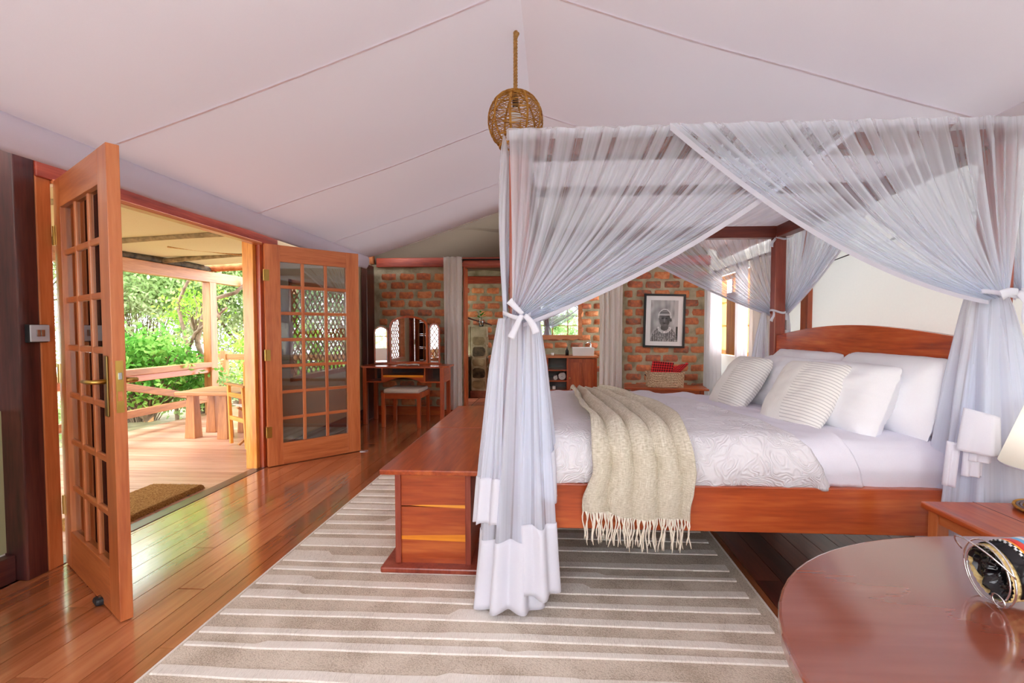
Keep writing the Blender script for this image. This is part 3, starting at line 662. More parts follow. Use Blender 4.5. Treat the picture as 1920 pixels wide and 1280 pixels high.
# pillows
def cushion_mb(wd, ht, th, flange=0.0, seed=0, n=34, crease=.015, sag=.0):
    def side(sg):
        def f(u, v):
            a, b = 2*u-1, 2*v-1; m = 1.0-flange
            ia, ib = min(1, abs(a)/m), min(1, abs(b)/m)
            h = th/2*((1-ia**3)*(1-ib**3))**.45
            pinch = 1-.055*(ib**2)*(1-ia**2) if False else 1
            x = wd/2*a*(1-.035*abs(b)**9*abs(a)**3); y = ht/2*b*(1-.05*abs(a)**9*abs(b)**3)
            h += crease*nz(a*3+seed, b*3, seed)*min(1, h/th*4)+(crease*.6)*abs(nz(a*7+seed, b*7, 5))*min(1, h/th*4)
            fl = max(0, max(abs(a), abs(b))-m)/max(.001, flange) if flange else 0
            return (x, y-sag*(1-b)*0, sg*(h+.0015)+fl*.012*nz(a*5, b*5, seed+9))
        return f
    b = MB(); b.grid(side(1), n, n); k = len(b.v); b.grid(side(-1), n, n)
    b.f = b.f[:n*n]+[f[::-1] for f in b.f[n*n:]]
    W = n+1; rim = [(i, i+1) for i in range(n)]+[(i*W+n, (i+1)*W+n) for i in range(n)]+[(n*W+i+1, n*W+i) for i in range(n)][::-1]+[((i+1)*W, i*W) for i in range(n)]
    b.f += [(a, c, c+k, a+k)[::-1] for a, c in rim]
    return b
def place_cushion(name, label, cat, group, c, wax, uax, mb, mat):
    wv = Vector(wax).normalized(); uv_ = Vector(uax); uv_ = (uv_-wv*uv_.dot(wv)).normalized(); nv = wv.cross(uv_)
    m = Matrix((wv, uv_, nv)).transposed().to_4x4()
    o = mb.build(name, mat, smooth=True); o.location = c; o.rotation_euler = m.to_euler(); tag(o, label, cat, group); return o
G = 'white pillows against the headboard'
place_cushion('pillow', 'back white pillow at the near end, leaning on the headboard with a turned flap', 'pillow', G, (1.72, 2.545, .925), (0, -1, 0), (.30, 0, 1), cushion_mb(.74, .41, .23, .05, 1), M['pillow'])
place_cushion('pillow', 'back white pillow at the far end, tucked against the headboard by the bare post', 'pillow', G, (1.73, 3.40, .908), (.05, -1, 0), (.30, 0, 1), cushion_mb(.78, .41, .23, .05, 2), M['pillow'])
place_cushion('pillow', 'front white pillow at the near end with a flange edge, behind the nearer striped cushion', 'pillow', G, (1.50, 2.545, .90), (.12, -1, 0), (.40, .06, 1), cushion_mb(.62, .39, .23, .05, 3), M['pillow'])
place_cushion('pillow', 'plump front white pillow showing between the two striped cushions', 'pillow', G, (1.49, 3.13, .888), (.06, -1, 0), (.42, .05, 1), cushion_mb(.66, .40, .22, .04, 4), M['pillow'])
G = 'striped scatter cushions'
place_cushion('scatter_cushion', 'larger-looking nearer cushion with ribbed panel and grey stripes', 'cushion', G, (1.325, 2.565, .908), (.32, -1, 0), (.60, .35, 1), cushion_mb(.39, .395, .15, .015, 5, crease=.007), M['stripes'])
place_cushion('scatter_cushion', 'striped cushion nearest the window curtains, at the far side of the bed', 'cushion', G, (1.25, 3.22, .898), (.14, -1, 0), (.66, .40, 1), cushion_mb(.40, .40, .15, .015, 6, crease=.007), M['stripes'])

# ================================================================ MOSQUITO NET
def bez(a, b, c, t): return (1-t)**2*a+2*t*(1-t)*b+t*t*c
net = thing('mosquito_net', 'sheer white mosquito net swagged over the canopy and tied to its posts', 'mosquito net', (.87, 3.1, 0))
def swag(name, A, G, Cc, yout, nu=150, nv=36, amp=.018, freq=24, spread=(.03, .02), mat=None, hem=True, axis='x', power=1.25, hemw=.03, topd=1.0):
    """A(u) top edge, G gather point, Cc(u) bezier control; yout outward direction."""
    out = Vector(yout)
    def pt(u, v):
        a = A(u); g = Vector(G)+Vector((spread[0]*(u-.5), 0, 0) if axis == 'x' else (0, spread[0]*(u-.5), 0))+Vector((0, 0, -spread[1]*(u)))
        p = Vector((0, 0, 0)); c = Cc(u)
        for k in range(3): p[k] = bez(a[k], c[k], g[k], v)
        am = amp*(1-.55*v)*(math.sin(u*freq*2*PI+3*nz(u*4, 1))+.4*math.sin(u*freq*4.7*PI+1))*min(1, v*6+.15)
        return p+out*(am+.01+.014*math.sin(PI*v))
    def f(u, v):
        p = pt(u, v); d = topd/max(.17, (1-v*.93))**.62
        return (*p, min(4.2, d))
    o = MB().grid(f, nu, nv).build(name, mat or M['net'], net, smooth=True)
    if hem:
        MB().grid(lambda u, v: tuple(pt(1+.0*u, v)+Vector((0, 0, -hemw*(u)*(1-.45*v)))+out*.004), 2, nv).build('net_hem', M['hem'], net, smooth=True)
    return o
TL = Vector((-.15, 2.055, 1.31)); TR = Vector((1.82, 2.05, 1.39)); TB = Vector((1.885, 4.14, 1.40)); TBL = Vector((-.15, 4.14, 1.35))
# front left panel, front right panel
def panel(xa0, xa1, G, cx, cz, ytop, rev=False):
    def A(u): x = xa0+(xa1-xa0)*u; return Vector((x, ytop, BZ+.006+.004*math.sin(x*40)))
    def Cc(u):
        a = A(u); m = (a+Vector(G))/2; full = Vector((cx, ytop, cz)); st = u**1.4
        return m.lerp(full, st)
    return A, Cc
A, Cc = panel(-.19, 1.27, TL, .60, 1.545, 2.072); swag('net_panel', A, TL, Cc, (0, -1, 0), freq=26, spread=(.05, .03))
A, Cc = panel(1.93, .49, TR, 1.17, 1.49, 2.052); swag('net_panel', A, TR, Cc, (0, -1, 0), freq=26, spread=(-.08, .02))
# back panels
A, Cc = panel(1.93, .35, TB, 1.25, 1.62, 4.135); swag('net_panel', A, TB, Cc, (0, 1, 0), freq=24, spread=(-.05, .02), mat=M['net_thin'])
A, Cc = panel(-.19, 1.0, TBL, .45, 1.55, 4.135); swag('net_panel', A, TBL, Cc, (0, 1, 0), freq=20, spread=(.05, .02), mat=M['net_thin'])
def panely(ya0, ya1, G, cy, cz, xtop):
    def A(u): y = ya0+(ya1-ya0)*u; return Vector((xtop, y, BZ+.004))
    def Cc(u): a = A(u); m = (a+Vector(G))/2; return m.lerp(Vector((xtop, cy, cz)), u**1.4)
    return A, Cc
A, Cc = panely(4.12, 2.95, (1.95, 4.09, 1.41), 3.62, 1.62, 1.945); swag('net_panel', A, (1.95, 4.09, 1.41), Cc, (1, 0, 0), freq=20, spread=(-.04, .02), axis='y', mat=M['net_thin'])
A, Cc = panely(2.09, 3.25, (1.95, 2.10, 1.41), 2.55, 1.6, 1.945); swag('net_panel', A, (1.95, 2.10, 1.41), Cc, (1, 0, 0), freq=20, spread=(.04, .02), axis='y', mat=M['net_thin'])
A, Cc = panely(2.09, 2.9, (-.2, 2.10, 1.31), 2.3, 1.6, -.205); swag('net_panel', A, (-.2, 2.10, 1.31), Cc, (-1, 0, 0), freq=14, spread=(.04, .02), axis='y', mat=M['net_thin'])
A, Cc = panely(4.12, 3.3, (-.2, 4.11, 1.31), 3.9, 1.6, -.205); swag('net_panel', A, (-.2, 4.11, 1.31), Cc, (-1, 0, 0), freq=14, spread=(.04, .02), axis='y', mat=M['net_thin'])
# roof of the net
MB().grid(lambda u, v: (BX0+(BX1-BX0)*u, BY0+(BY1-BY0)*v, BZ+.012-.02*math.sin(PI*v)*math.sin(PI*u)+.004*math.sin(u*70+2*nz(v*3))), 140, 20).build('net_roof', M['net_top'], net, smooth=True)
# front drop over the beam face (pleats hanging over the beam edge)
MB().grid(lambda u, v: (BX0-.01+(BX1-BX0+.02)*u, BY0-.014-.012*abs(math.sin(u*80+2*nz(u*9))), BZ+.014-.05*v, .8), 300, 2).build('net_edge', M['net'], net, smooth=True)
# skirts below the ties
def skirt(cx, cy, ztop, zbot, a0, b0, a1, b1, th0, th1, lean=(0, 0), pleats=11, seed=0, mat=None, cot=.26, nu=120, ow=.0, name='net_skirt', rag=.03, kp=.8):
    def pt(u, v, ex=0):
        th = th0+(th1-th0)*u; k = v**kp
        ra, rb = a0+(a1-a0)*k+ex, b0+(b1-b0)*k+ex
        pl = 1+(.20-.04*v)*math.sin(u*pleats*2*PI+seed+1.5*nz(u*3, v*1.5, seed))*min(1, v*4)+.07*nz(u*9, v*3, seed)
        if v > .8: pl += .05*(v-.8)/.2*nz(u*6, 2, seed)
        return (cx+lean[0]*k+ra*pl*math.cos(th), cy+lean[1]*k+rb*pl*math.sin(th), ztop+(zbot-ztop)*v+rag*v*nz(u*5, seed))
    H = ztop-zbot; vc = 1-cot/H
    MB().grid(lambda u, v: (*pt(u, v*vc), min(3.4, 3.1-1.6*v)), nu, 30).build(name, mat or M['net_skirt'], net, smooth=True)
    if cot: MB().grid(lambda u, v: pt(u, vc+(1-vc)*v, .002), nu, 12).build('cotton_border', M['cotton'], net, smooth=True, solid=.003)
F0, F1 = PI*.85, PI*2.15
skirt(-.165, 2.13, 1.31, .035, .045, .05, .15, .13, PI*.7, PI*2.3, (-.02, -.04), 7, 1, cot=.30)
skirt(-.10, 2.10, 1.30, .11, .03, .04, .095, .09, PI*1.0, PI*2.25, (.03, -.05), 4, 2, cot=.30)
skirt(-.21, 2.08, 1.30, .40, .03, .03, .10, .07, PI*.75, PI*1.55, (-.03, -.01), 3, 3, cot=.20)
skirt(-.09, 2.12, 1.30, .50, .03, .04, .09, .07, PI*1.5, PI*2.3, (.03, -.01), 2, 4, cot=.22)
# right front skirt with folded cotton borders
skirt(1.84, 2.13, 1.385, .03, .06, .06, .24, .15, PI*.8, PI*2.3, (.02, -.02), 7, 5, cot=.0)
skirt(1.86, 2.10, 1.385, .22, .05, .04, .22, .11, PI*.9, PI*2.2, (.05, -.03), 5, 6, cot=.0)
def sheet_piece(pts4, y, bulge, name='cotton_border', mat=None, waves=2, seed=0):
    (ax, az), (bx, bz), (cx, cz), (dx, dz) = pts4     # top-left, top-right, bottom-right, bottom-left
    def f(u, v):
        x = (ax*(1-u)+bx*u)*(1-v)+(dx*(1-u)+cx*u)*v; z = (az*(1-u)+bz*u)*(1-v)+(dz*(1-u)+cz*u)*v
        return (x, y-bulge*math.sin(PI*u)-.006*math.sin(u*waves*2*PI+seed)*(.4+v), z)
    return MB().grid(f, 24, 16).build(name, mat or M['cotton'], net, smooth=True, solid=.003)
sheet_piece([(1.64, .94), (1.78, .90), (1.79, .74), (1.615, .77)], 1.965, .03)
sheet_piece([(1.68, .80), (1.77, .78), (1.76, .715), (1.67, .725)], 1.975, .02)
sheet_piece([(1.66, .76), (1.74, .75), (1.735, .655), (1.655, .66)], 1.985, .015)
sheet_piece([(1.60, .80), (1.655, .79), (1.64, .61), (1.585, .62)], 1.99, .015)
# back right skirts
skirt(1.80, 4.13, 1.395, .70, .02, .02, .10, .06, PI*.3, PI*1.7, (-.03, .0), 4, 7, cot=0)
skirt(1.97, 4.10, 1.40, .60, .02, .02, .06, .06, PI*1.2, PI*2.6, (.03, .02), 3, 8, cot=0)
skirt(-.15, 4.12, 1.35, .1, .04, .04, .13, .10, 0, 2*PI, (0, .03), 8, 9, cot=.26)
# ties: ribbon round the post with a bow
def tie(name, label, c, rx, ry, tails, loops, parent_mat):
    t = thing(name, label, 'ribbon', c, group='ribbons tying the mosquito net')
    MB().grid(lambda u, v: (c[0]+rx*math.cos(2*PI*u), c[1]+ry*math.sin(2*PI*u), c[2]+.012*math.sin(2*PI*u*2+1)+(v-.5)*.018), 32, 2, False).build('band', parent_mat, t, smooth=True, solid=.002)
    for pts, wd in tails:
        P = [Vector(p) for p in pts]
        def f(u, v, P=P, wd=wd):
            k = v*(len(P)-1); i = min(int(k), len(P)-2); p = P[i].lerp(P[i+1], k-i); d = (P[i+1]-P[i]).normalized(); s = d.cross(Vector((0, -1, .0))).normalized()
            return tuple(p+s*(u-.5)*wd*(.7+.5*v)+Vector((0, -.004*math.sin(v*7), 0)))
        MB().grid(f, 3, 16).build('ribbon_tail', parent_mat, t, smooth=True, solid=.0015)
    return t
tie('net_tie', 'white bow tied round the net at the left front post', (-.155, 2.06, 1.312), .062, .075,
    [([(-.125, 1.982, 1.315), (-.145, 1.975, 1.335), (-.17, 1.97, 1.36), (-.182, 1.972, 1.372)], .026), ([(-.128, 1.98, 1.312), (-.142, 1.97, 1.285), (-.158, 1.97, 1.25), (-.175, 1.97, 1.215)], .026),
     ([(-.118, 1.982, 1.312), (-.095, 1.975, 1.29), (-.08, 1.975, 1.265), (-.068, 1.98, 1.235)], .028)], 1, M['cotton'])
tie('net_tie', 'white bow with a hanging tail tied round the net at the right front post', (1.83, 2.06, 1.395), .085, .08,
    [([(1.84, 1.975, 1.40), (1.865, 1.965, 1.36), (1.87, 1.965, 1.31), (1.872, 1.965, 1.275)], .04), ([(1.85, 1.975, 1.405), (1.91, 1.965, 1.40), (1.96, 1.96, 1.375), (2.0, 1.965, 1.345)], .03), ([(1.84, 1.975, 1.40), (1.80, 1.965, 1.40), (1.765, 1.965, 1.385)], .034)], 1, M['cotton'])
tie('net_tie', 'plain white ribbon tied round the bare rear post by the headboard', (1.886, 4.075, 1.402), .062, .062, [([(1.83, 4.02, 1.40), (1.82, 4.0, 1.36), (1.80, 4.0, 1.32)], .02)], 1, M['cotton'])
tie('net_tie', 'small white ribbon knotted at the top of the rear post below the spotlight', (1.886, 4.075, 2.01), .058, .058, [([(1.83, 4.01, 2.0), (1.80, 4.0, 1.97), (1.79, 4.0, 1.93)], .026)], 1, M['cotton'])
# reading spotlight on the rear post top
sp = thing('spotlight', 'small chrome spotlight clipped at the top of the rear bed post', 'lamp', (1.93, 4.02, 2.07))
MB().lathe([(0, 0), (.028, .004), (.036, .02), (.038, .075), (.034, .08)], n=20, m=Matrix.Translation((1.935, 4.02, 2.10)) @ Matrix.Rotation(R(150), 4, 'X')).build('lamp_housing', M['steel'], sp, smooth=True)
MB().lathe([(.033, 0), (.03, .014), (.016, .024), (0, .027)], n=16, m=Matrix.Translation((1.93, 3.985, 2.03)) @ Matrix.Rotation(R(150), 4, 'X')).build('bulb', M['white'], sp, smooth=True)
MB().tube([(1.92, 4.06, 2.05), (1.93, 4.04, 2.08)], .008, 8).build('bracket', M['black'], sp)
so2 = tag(box(1.935, 1.96, 4.02, 4.05, 1.25, 1.33).build('post_socket', M['plastic_grey'], bevel=.003), 'small grey socket on the rear bed post above the headboard', 'socket')
tag(MB().tube([(2.185, 2.05, 1.95), (2.19, 2.6, 1.86), (2.19, 3.3, 1.83), (2.185, 3.95, 1.78), (2.14, 4.12, 1.62), (2.1, 4.2, 1.5), (2.02, 4.2, 1.38)], .004, 6).build('cable', M['black'], smooth=True), 'thin black cable sagging along the cream wall behind the headboard', 'cable')
#@@PART4
# ================================================================ BLANKET CHEST
ch = thing('blanket_chest', 'long red wooden blanket chest with yellow inlay strips at the foot of the bed', 'chest', (-.62, 3.33, .008))
X0, X1, Y0, Y1 = -.875, -.365, 2.315, 4.33; z0 = .012
box(X0, X1, Y0, Y1, z0, z0+.03).build('plinth', M['post_z'], ch, bevel=.008)
a0, a1, b0, b1 = X0+.065, X1-.05, Y0+.045, Y1-.05
for xx in (a0, a1-.03):
    for yy in (b0, b1-.03): box(xx, xx+.03, yy, yy+.03, z0+.03, .515).build('corner_stile', M['post_z'], ch, bevel=.003)
for yy, s in ((b0+.012, 1), (b1-.024, -1)):
    zs = [z0+.03, .165, .335, .515]
    for q in range(3): box(a0+.028, a1-.028, yy, yy+.012, zs[q]+(.018 if q == 1 else .007 if q == 2 else 0), zs[q+1]).build('end_board', M['bed_x'], ch)
    MB().prism([(a0+.028, .165), (a1-.028, .158), (a1-.028, .195), (a0+.028, .183)], 'y', yy-.001, yy+.012).build('inlay', M['inlay'], ch)
    MB().prism([(a0+.10, .3415), (a1-.028, .332), (a1-.028, .349), (a0+.14, .3465), (a0+.08, .343)], 'y', yy-.001, yy+.012).build('inlay', M['inlay'], ch)
for xx in (a0+.01, a1-.022):
    box(xx, xx+.012, b0+.03, b1-.03, z0+.03, .515).build('side_board', M['bed_y'], ch)
box(X0, X1, Y0, 3.352, .516, .543).build('lid', M['bed_y'], ch, bevel=.006)
box(X0, X1, 3.356, Y1, .516, .543).build('lid', M['bed_y'], ch, bevel=.006)

# ================================================================ RUG with raised pile bands
rx0, rx1, ry0, ry1 = -1.462, .962, .35, 4.42
rug = thing('rug', 'taupe flatweave rug with raised ivory pile stripes under the bed and chest', 'rug', (-.25, 2.4, 0))
MB().box(rx0, rx1, ry0, ry1, .0005, .0075).build('rug_base', M['rug'], rug)
for q0, q1 in ((rx0-.008, rx0+.002), (rx1-.002, rx1+.008)): box(q0, q1, ry0, ry1, .0005, .009).build('binding', M['rug_pile'], rug)
ys = [.52, .68, .86, 1.02, 1.19, 1.40, 1.578, 1.741, 1.823, 1.943, 2.07, 2.184, 2.327, 2.423, 2.605, 2.762, 2.904, 3.051, 3.155, 3.28, 3.42, 3.56, 3.68, 3.82, 3.95, 4.1, 4.22, 4.33]
rr = random.Random(11)
for i, yb in enumerate(ys):
    gap = (ys[i+1]-yb) if i+1 < len(ys) else .1
    n = 4; xs = sorted([rx0+.012]+[rr.uniform(rx0+.25, rx1-.2) for _ in range(n-1)]+[rx1-.02]); ws = [gap*rr.choice((.32, .38, .42, .58, .66)) for _ in range(n)]
    V = []; step = .04; x = xs[0]; q = 0; top = []; bot = []
    while x < rx1-.02:
        while q < n-1 and x > xs[q+1]: top.append((x, yb+ws[q]+.0)); q += 1
        wv = .006*math.sin(x*2.1+i)+.004*nz(x*4, i)
        bot.append((x, yb+wv)); top.append((x, yb+wv+ws[q])); x += step
    b = MB(); k = min(len(top), len(bot))
    # quad strip following both edges
    pts = []; x = xs[0]; q = 0
    while x < rx1-.02:
        while q < n-1 and x > xs[q+1]: q += 1
        wv = .006*math.sin(x*2.1+i)+.004*nz(x*4, i); pts.append((x, yb+wv, yb+wv+ws[q]*(1+.03*nz(x*9, i)))); x += step
    vs = []; fs = []
    for (px, pa, pb) in pts: vs += [(px, pa, .0075), (px, pa+.004, .0125), (px, pb-.003, .0125), (px, pb, .0075)]
    for j in range(len(pts)-1):
        for r_ in range(3): o_ = j*4+r_; fs.append((o_, o_+4, o_+5, o_+1))
    fs += [(0, 1, 2, 3), tuple(len(vs)-4+q for q in (3, 2, 1, 0))]
    fs = [f[::-1] for f in fs]
    b.add(vs, fs); b.build('pile_stripe', M['rug_pile'], rug)

# ================================================================ BY THE DOOR
dmat = thing('doormat', 'thick brown coir doormat on the deck at the threshold', 'doormat', (-2.95, 3.2, 0), 0)
def mat_f(u, v):
    e = min(u, 1-u)*.75, min(v, 1-v)*.45; m = min(e); h = .035*min(1, m/.02)**.5
    return (-2.735-.43*v+.012*nz(u*12, 1)*(.2 if 0 < v < 1 else 1), 2.72+.82*u+.01*nz(v*12, 3), .002+h+.004*nz(u*60, v*40))
MB().grid(mat_f, 90, 50).build('coir_pile', M['coir'], dmat, smooth=True)
box(-3.16, -2.74, 2.73, 3.53, .0, .006).build('rubber_backing', M['rubber'], dmat)
ds = thing('door_stop', 'black rubber door stop on the floor against the open left door', 'door stop', (-2.06, 2.0, 0), R(-32))
MB().box(-.03, .03, -.022, .022, 0, .033).build('stop_block', M['rubber'], ds, world=False, bevel=.012)
MB().lathe([(.0001, .0335), (.008, .0335), (.008, .035), (.0001, .0355)], n=12).build('screw', M['steel'], ds, world=False)
tag(MB().tube([(-1.98, 4.72, .008), (-1.93, 4.715, .006), (-1.9, 4.73, .005)], .005, 6).build('door_catch', M['steel']), 'small metal hook at the foot of the open right door', 'hook')
sw = thing('light_switch', 'silver double light switch plate on the dark door post', 'switch', (-2.6, 2.235, 1.23))
box(-2.602, -2.578, 2.19, 2.278, 1.186, 1.276).build('back_box', M['black'], sw, bevel=.002)
box(-2.579, -2.572, 2.192, 2.282, 1.19, 1.274).build('switch_plate', M['plastic_grey'], sw, bevel=.003)
for yy in (2.218, 2.238): box(-2.573, -2.569, yy, yy+.018, 1.216, 1.25).build('rocker', M['steel'], sw, bevel=.001)

# ================================================================ DRESSING TABLE, STOOL, MIRROR
VY0, VY1 = 6.07, 6.50
vt = thing('dressing_table', 'red wooden dressing table with open cubbies and an arched kneehole', 'table', (-1.98, 6.28, 0))
def top_poly():
    p = [(-2.57, VY1)]+[(-2.57, VY0+.10), (-2.50, VY0)]
    for i in range(13): t = i/12; p.append((-2.42+.9*t, VY0-.03-.035*math.sin(PI*t)))
    return p+[(-1.44, VY0), (-1.37, VY0+.10), (-1.37, VY1)]
MB().prism(top_poly(), 'z', .748, .772).build('table_top', M['bed_x'], vt, bevel=.004)
for i, (xx, yy) in enumerate(((-2.50, VY0), (-1.47, VY0), (-2.50, VY1-.05), (-1.47, VY1-.05))):
    box(xx, xx+.05, yy, yy+.05, 0, .748).build('leg', M['bed_z'], vt, bevel=.003)
for x0, x1 in ((-2.455, -2.24), (-1.66, -1.465)):
    box(x0, x1, VY0+.005, VY1-.02, .555, .573).build('cubby_floor', M['bed_x'], vt)
box(-2.45, -1.47, VY1-.03, VY1-.015, .555, .748).build('back_panel', M['dark_x'], vt)
for xx in (-2.25, -1.68): box(xx, xx+.018, VY0+.005, VY1-.03, .555, .748).build('divider', M['bed_z'], vt)
for xx in (-2.50, -1.438): box(xx, xx+.018, VY0+.05, VY1-.05, .555, .748).build('side_panel', M['bed_y'], vt)
box(-2.232, -1.68, VY0+.005, VY1-.03, .64, .655).build('shelf', M['bed_x'], vt)
arch = [(-2.232, .655), (-2.232, .555)]
for i in range(15): t = i/14; arch.append((-2.21+.51*t, .555+.07*math.sin(PI*t)))
arch += [(-1.68, .555), (-1.68, .655)]
MB().prism(arch, 'y', VY0, VY0+.018).build('arched_apron', M['bed_x'], vt)
MB().box(-2.22, -1.69, VY0-.004, VY0+.002, .628, .655).build('inlay', M['inlay'], vt)
mr = thing('dressing_mirror', 'three-panel arched mirror in red wooden frames on the dressing table', 'mirror', (-1.99, 6.45, .772))
def arch_mirror(x0, x1, zt, zs, ang, hingex, fw):
    """outer arch frame + glass, turned about a vertical hinge line"""
    cx = (x0+x1)/2; n = 18
    def outline(ins):
        a, b = x0+ins, x1-ins; pts = [(a, .785+ins*.8)]
        for i in range(n+1): t = PI-PI*i/n; pts.append((cx+(b-a)/2*math.cos(t), zs+(zt-ins-zs)*math.sin(t)))
        return pts+[(b, .785+ins*.8)]
    o, i_ = outline(0), outline(fw); N = len(o); b = MB(); vs = []
    for y in (-.01, .012):
        vs += [(x, y, z) for x, z in o]+[(x, y, z) for x, z in i_]
    fs = []
    for k in range(N):
        j = (k+1) % N; fs += [(k, j, N+j, N+k), (2*N+j, 2*N+k, 3*N+k, 3*N+j), (j, k, 2*N+k, 2*N+j), (N+k, N+j, 3*N+j, 3*N+k)]
    m = Matrix.Translation((hingex, 6.455, 0)) @ Matrix.Rotation(ang, 4, 'Z') @ Matrix.Translation((-hingex, 0, 0))
    b.add([m @ Vector(v) for v in vs], fs); f = b.build('mirror_frame', M['bed_z'], mr, bevel=.002)
    g = MB(); g.add([m @ Vector((x, 0, z)) for x, z in i_]+[m @ Vector((x, .008, z)) for x, z in i_], [tuple(range(N)), tuple(range(N, 2*N))[::-1]]+[(k, N+k, N+(k+1) % N, (k+1) % N) for k in range(N)])
    g.build('mirror_glass', M['mirror'], f)
arch_mirror(-2.27, -1.725, 1.445, 1.30, R(0), -2.0, .03)
arch_mirror(-2.475, -2.285, 1.30, 1.22, R(22), -2.285, .02)
arch_mirror(-1.71, -1.545, 1.34, 1.25, R(-14), -1.71, .02)
box(-2.48, -1.54, 6.43, 6.47, .773, .79).build('mirror_base', M['bed_x'], mr, bevel=.003)
st = thing('stool', 'low red wooden stool with a linen padded seat under the dressing table', 'stool', (-1.93, 6.12, 0))
for xx in (-2.185, -1.725):
    for yy in (5.885, 6.33): box(xx, xx+.045, yy, yy+.045, 0, .44).build('leg', M['bed_z'], st, bevel=.003)
for a_ in ((-2.14, -1.725, 5.89, 5.91), (-2.14, -1.725, 6.35, 6.37), (-2.18, -2.16, 5.93, 6.33), (-1.705, -1.685, 5.93, 6.33)): box(*a_, .37, .44).build('seat_rail', M['bed_x'], st)
box(-2.165, -1.7, 5.905, 6.355, .435, .49).build('seat_pad', M['linen'], st, bevel=.02)
mg = thing('magazine', 'open magazine lying on the dressing table', 'magazine', (-1.93, 6.2, .773), R(8))
MB().grid(lambda u, v: (-.15+.3*u, -.09+.18*v, .004+.012*abs(math.sin(PI*u*2))**.6), 20, 2).build('page_spread', rough_mat('printed_pages', [(0.35, L(120, 110, 110)), (0.5, L(214, 206, 200)), (0.7, L(240, 236, 230))], 18, 0.5, 0.0), mg, world=False, smooth=True, solid=.004)
tag(box(-1.60, -1.53, 6.16, 6.22, .773, .777).build('card', M['plastic_grey']), 'small pale card on the right of the dressing table', 'card')

# ================================================================ CURTAINS
def curtain(name, label, x0, x1, y, z0, z1, folds, mat, group, amp=.024, axis='x', seed=0, cat='curtain', top_in=0.0):
    t = thing(name, label, cat, (((x0+x1)/2, y, z0) if axis == 'x' else (y, (x0+x1)/2, z0)), group=group)
    def f(u, v):
        z = z1+(z0-z1)*v; a = amp*(.8+.3*v)*(math.sin(u*folds*2*PI+seed+.4*nz(u*3, v*2))+.3*math.sin(u*folds*3.7*PI+v*2))
        p = x0+(x1-x0)*u+top_in*(1-v)*0+.008*math.sin(v*3+u*9)
        return (p, y+a, z) if axis == 'x' else (y+a, p, z)
    MB().grid(f, int(folds*16), 24).build('cloth', mat, t, smooth=True, solid=.003); return t
gC = 'curtains at the bathroom opening'
rod = thing('curtain_rod', 'dark metal curtain rod across the bathroom opening', 'curtain rod', (-.2, 6.69, 2.245))
MB().tube([(-1.36, 6.69, 2.245), (1.05, 6.69, 2.245)], .011, 12).build('pole', M['black'], rod, smooth=True)
for xx in (-1.285, 1.0): MB().tube([(xx, 6.69, 2.245), (xx, 6.73, 2.235), (xx, 6.74, 2.2)], .008, 8).build('bracket', M['black'], rod)
curtain('curtain', 'cream curtain gathered left of the bathroom opening beside the dressing table', -1.55, -1.285, 6.66, .10, 2.285, 3.5, M['curtain'], gC)
curtain('curtain', 'white and cream curtain gathered right of the bathroom opening near the picture', .655, .975, 6.66, .08, 2.285, 4.5, M['curtain'], gC, seed=1)
gC = 'curtains at the right-hand window'
curtain('window_curtain', 'bright sheer curtain in the corner beside the brick wall', 6.10, 6.74, 2.12, .12, 2.0, 5, M['sheer'], gC, .02, 'y', 2)
curtain('window_curtain', 'narrow sheer curtain just right of the yellow window frame', 5.27, 5.60, 2.12, .12, 2.0, 3.5, M['sheer'], gC, .02, 'y', 3)
curtain('window_curtain', 'cream curtain hanging between the sheer and the rear bed post', 4.62, 5.22, 2.13, .12, 2.0, 4, M['curtain'], gC, .02, 'y', 4)
rd = thing('window_curtain_rod', 'metal curtain rod with round finial above the right-hand window', 'curtain rod', (2.1, 5.6, 1.99))
MB().tube([(2.11, 4.5, 2.0), (2.11, 6.3, 2.0)], .011, 10).build('pole', M['steel'], rd, smooth=True)
for yy in (4.5, 6.3): MB().lathe([(0, -.028), (.02, -.02), (.028, 0), (.02, .02), (0, .028)], (2.11, yy, 2.0), 14).build('finial', M['steel'], rd, smooth=True)

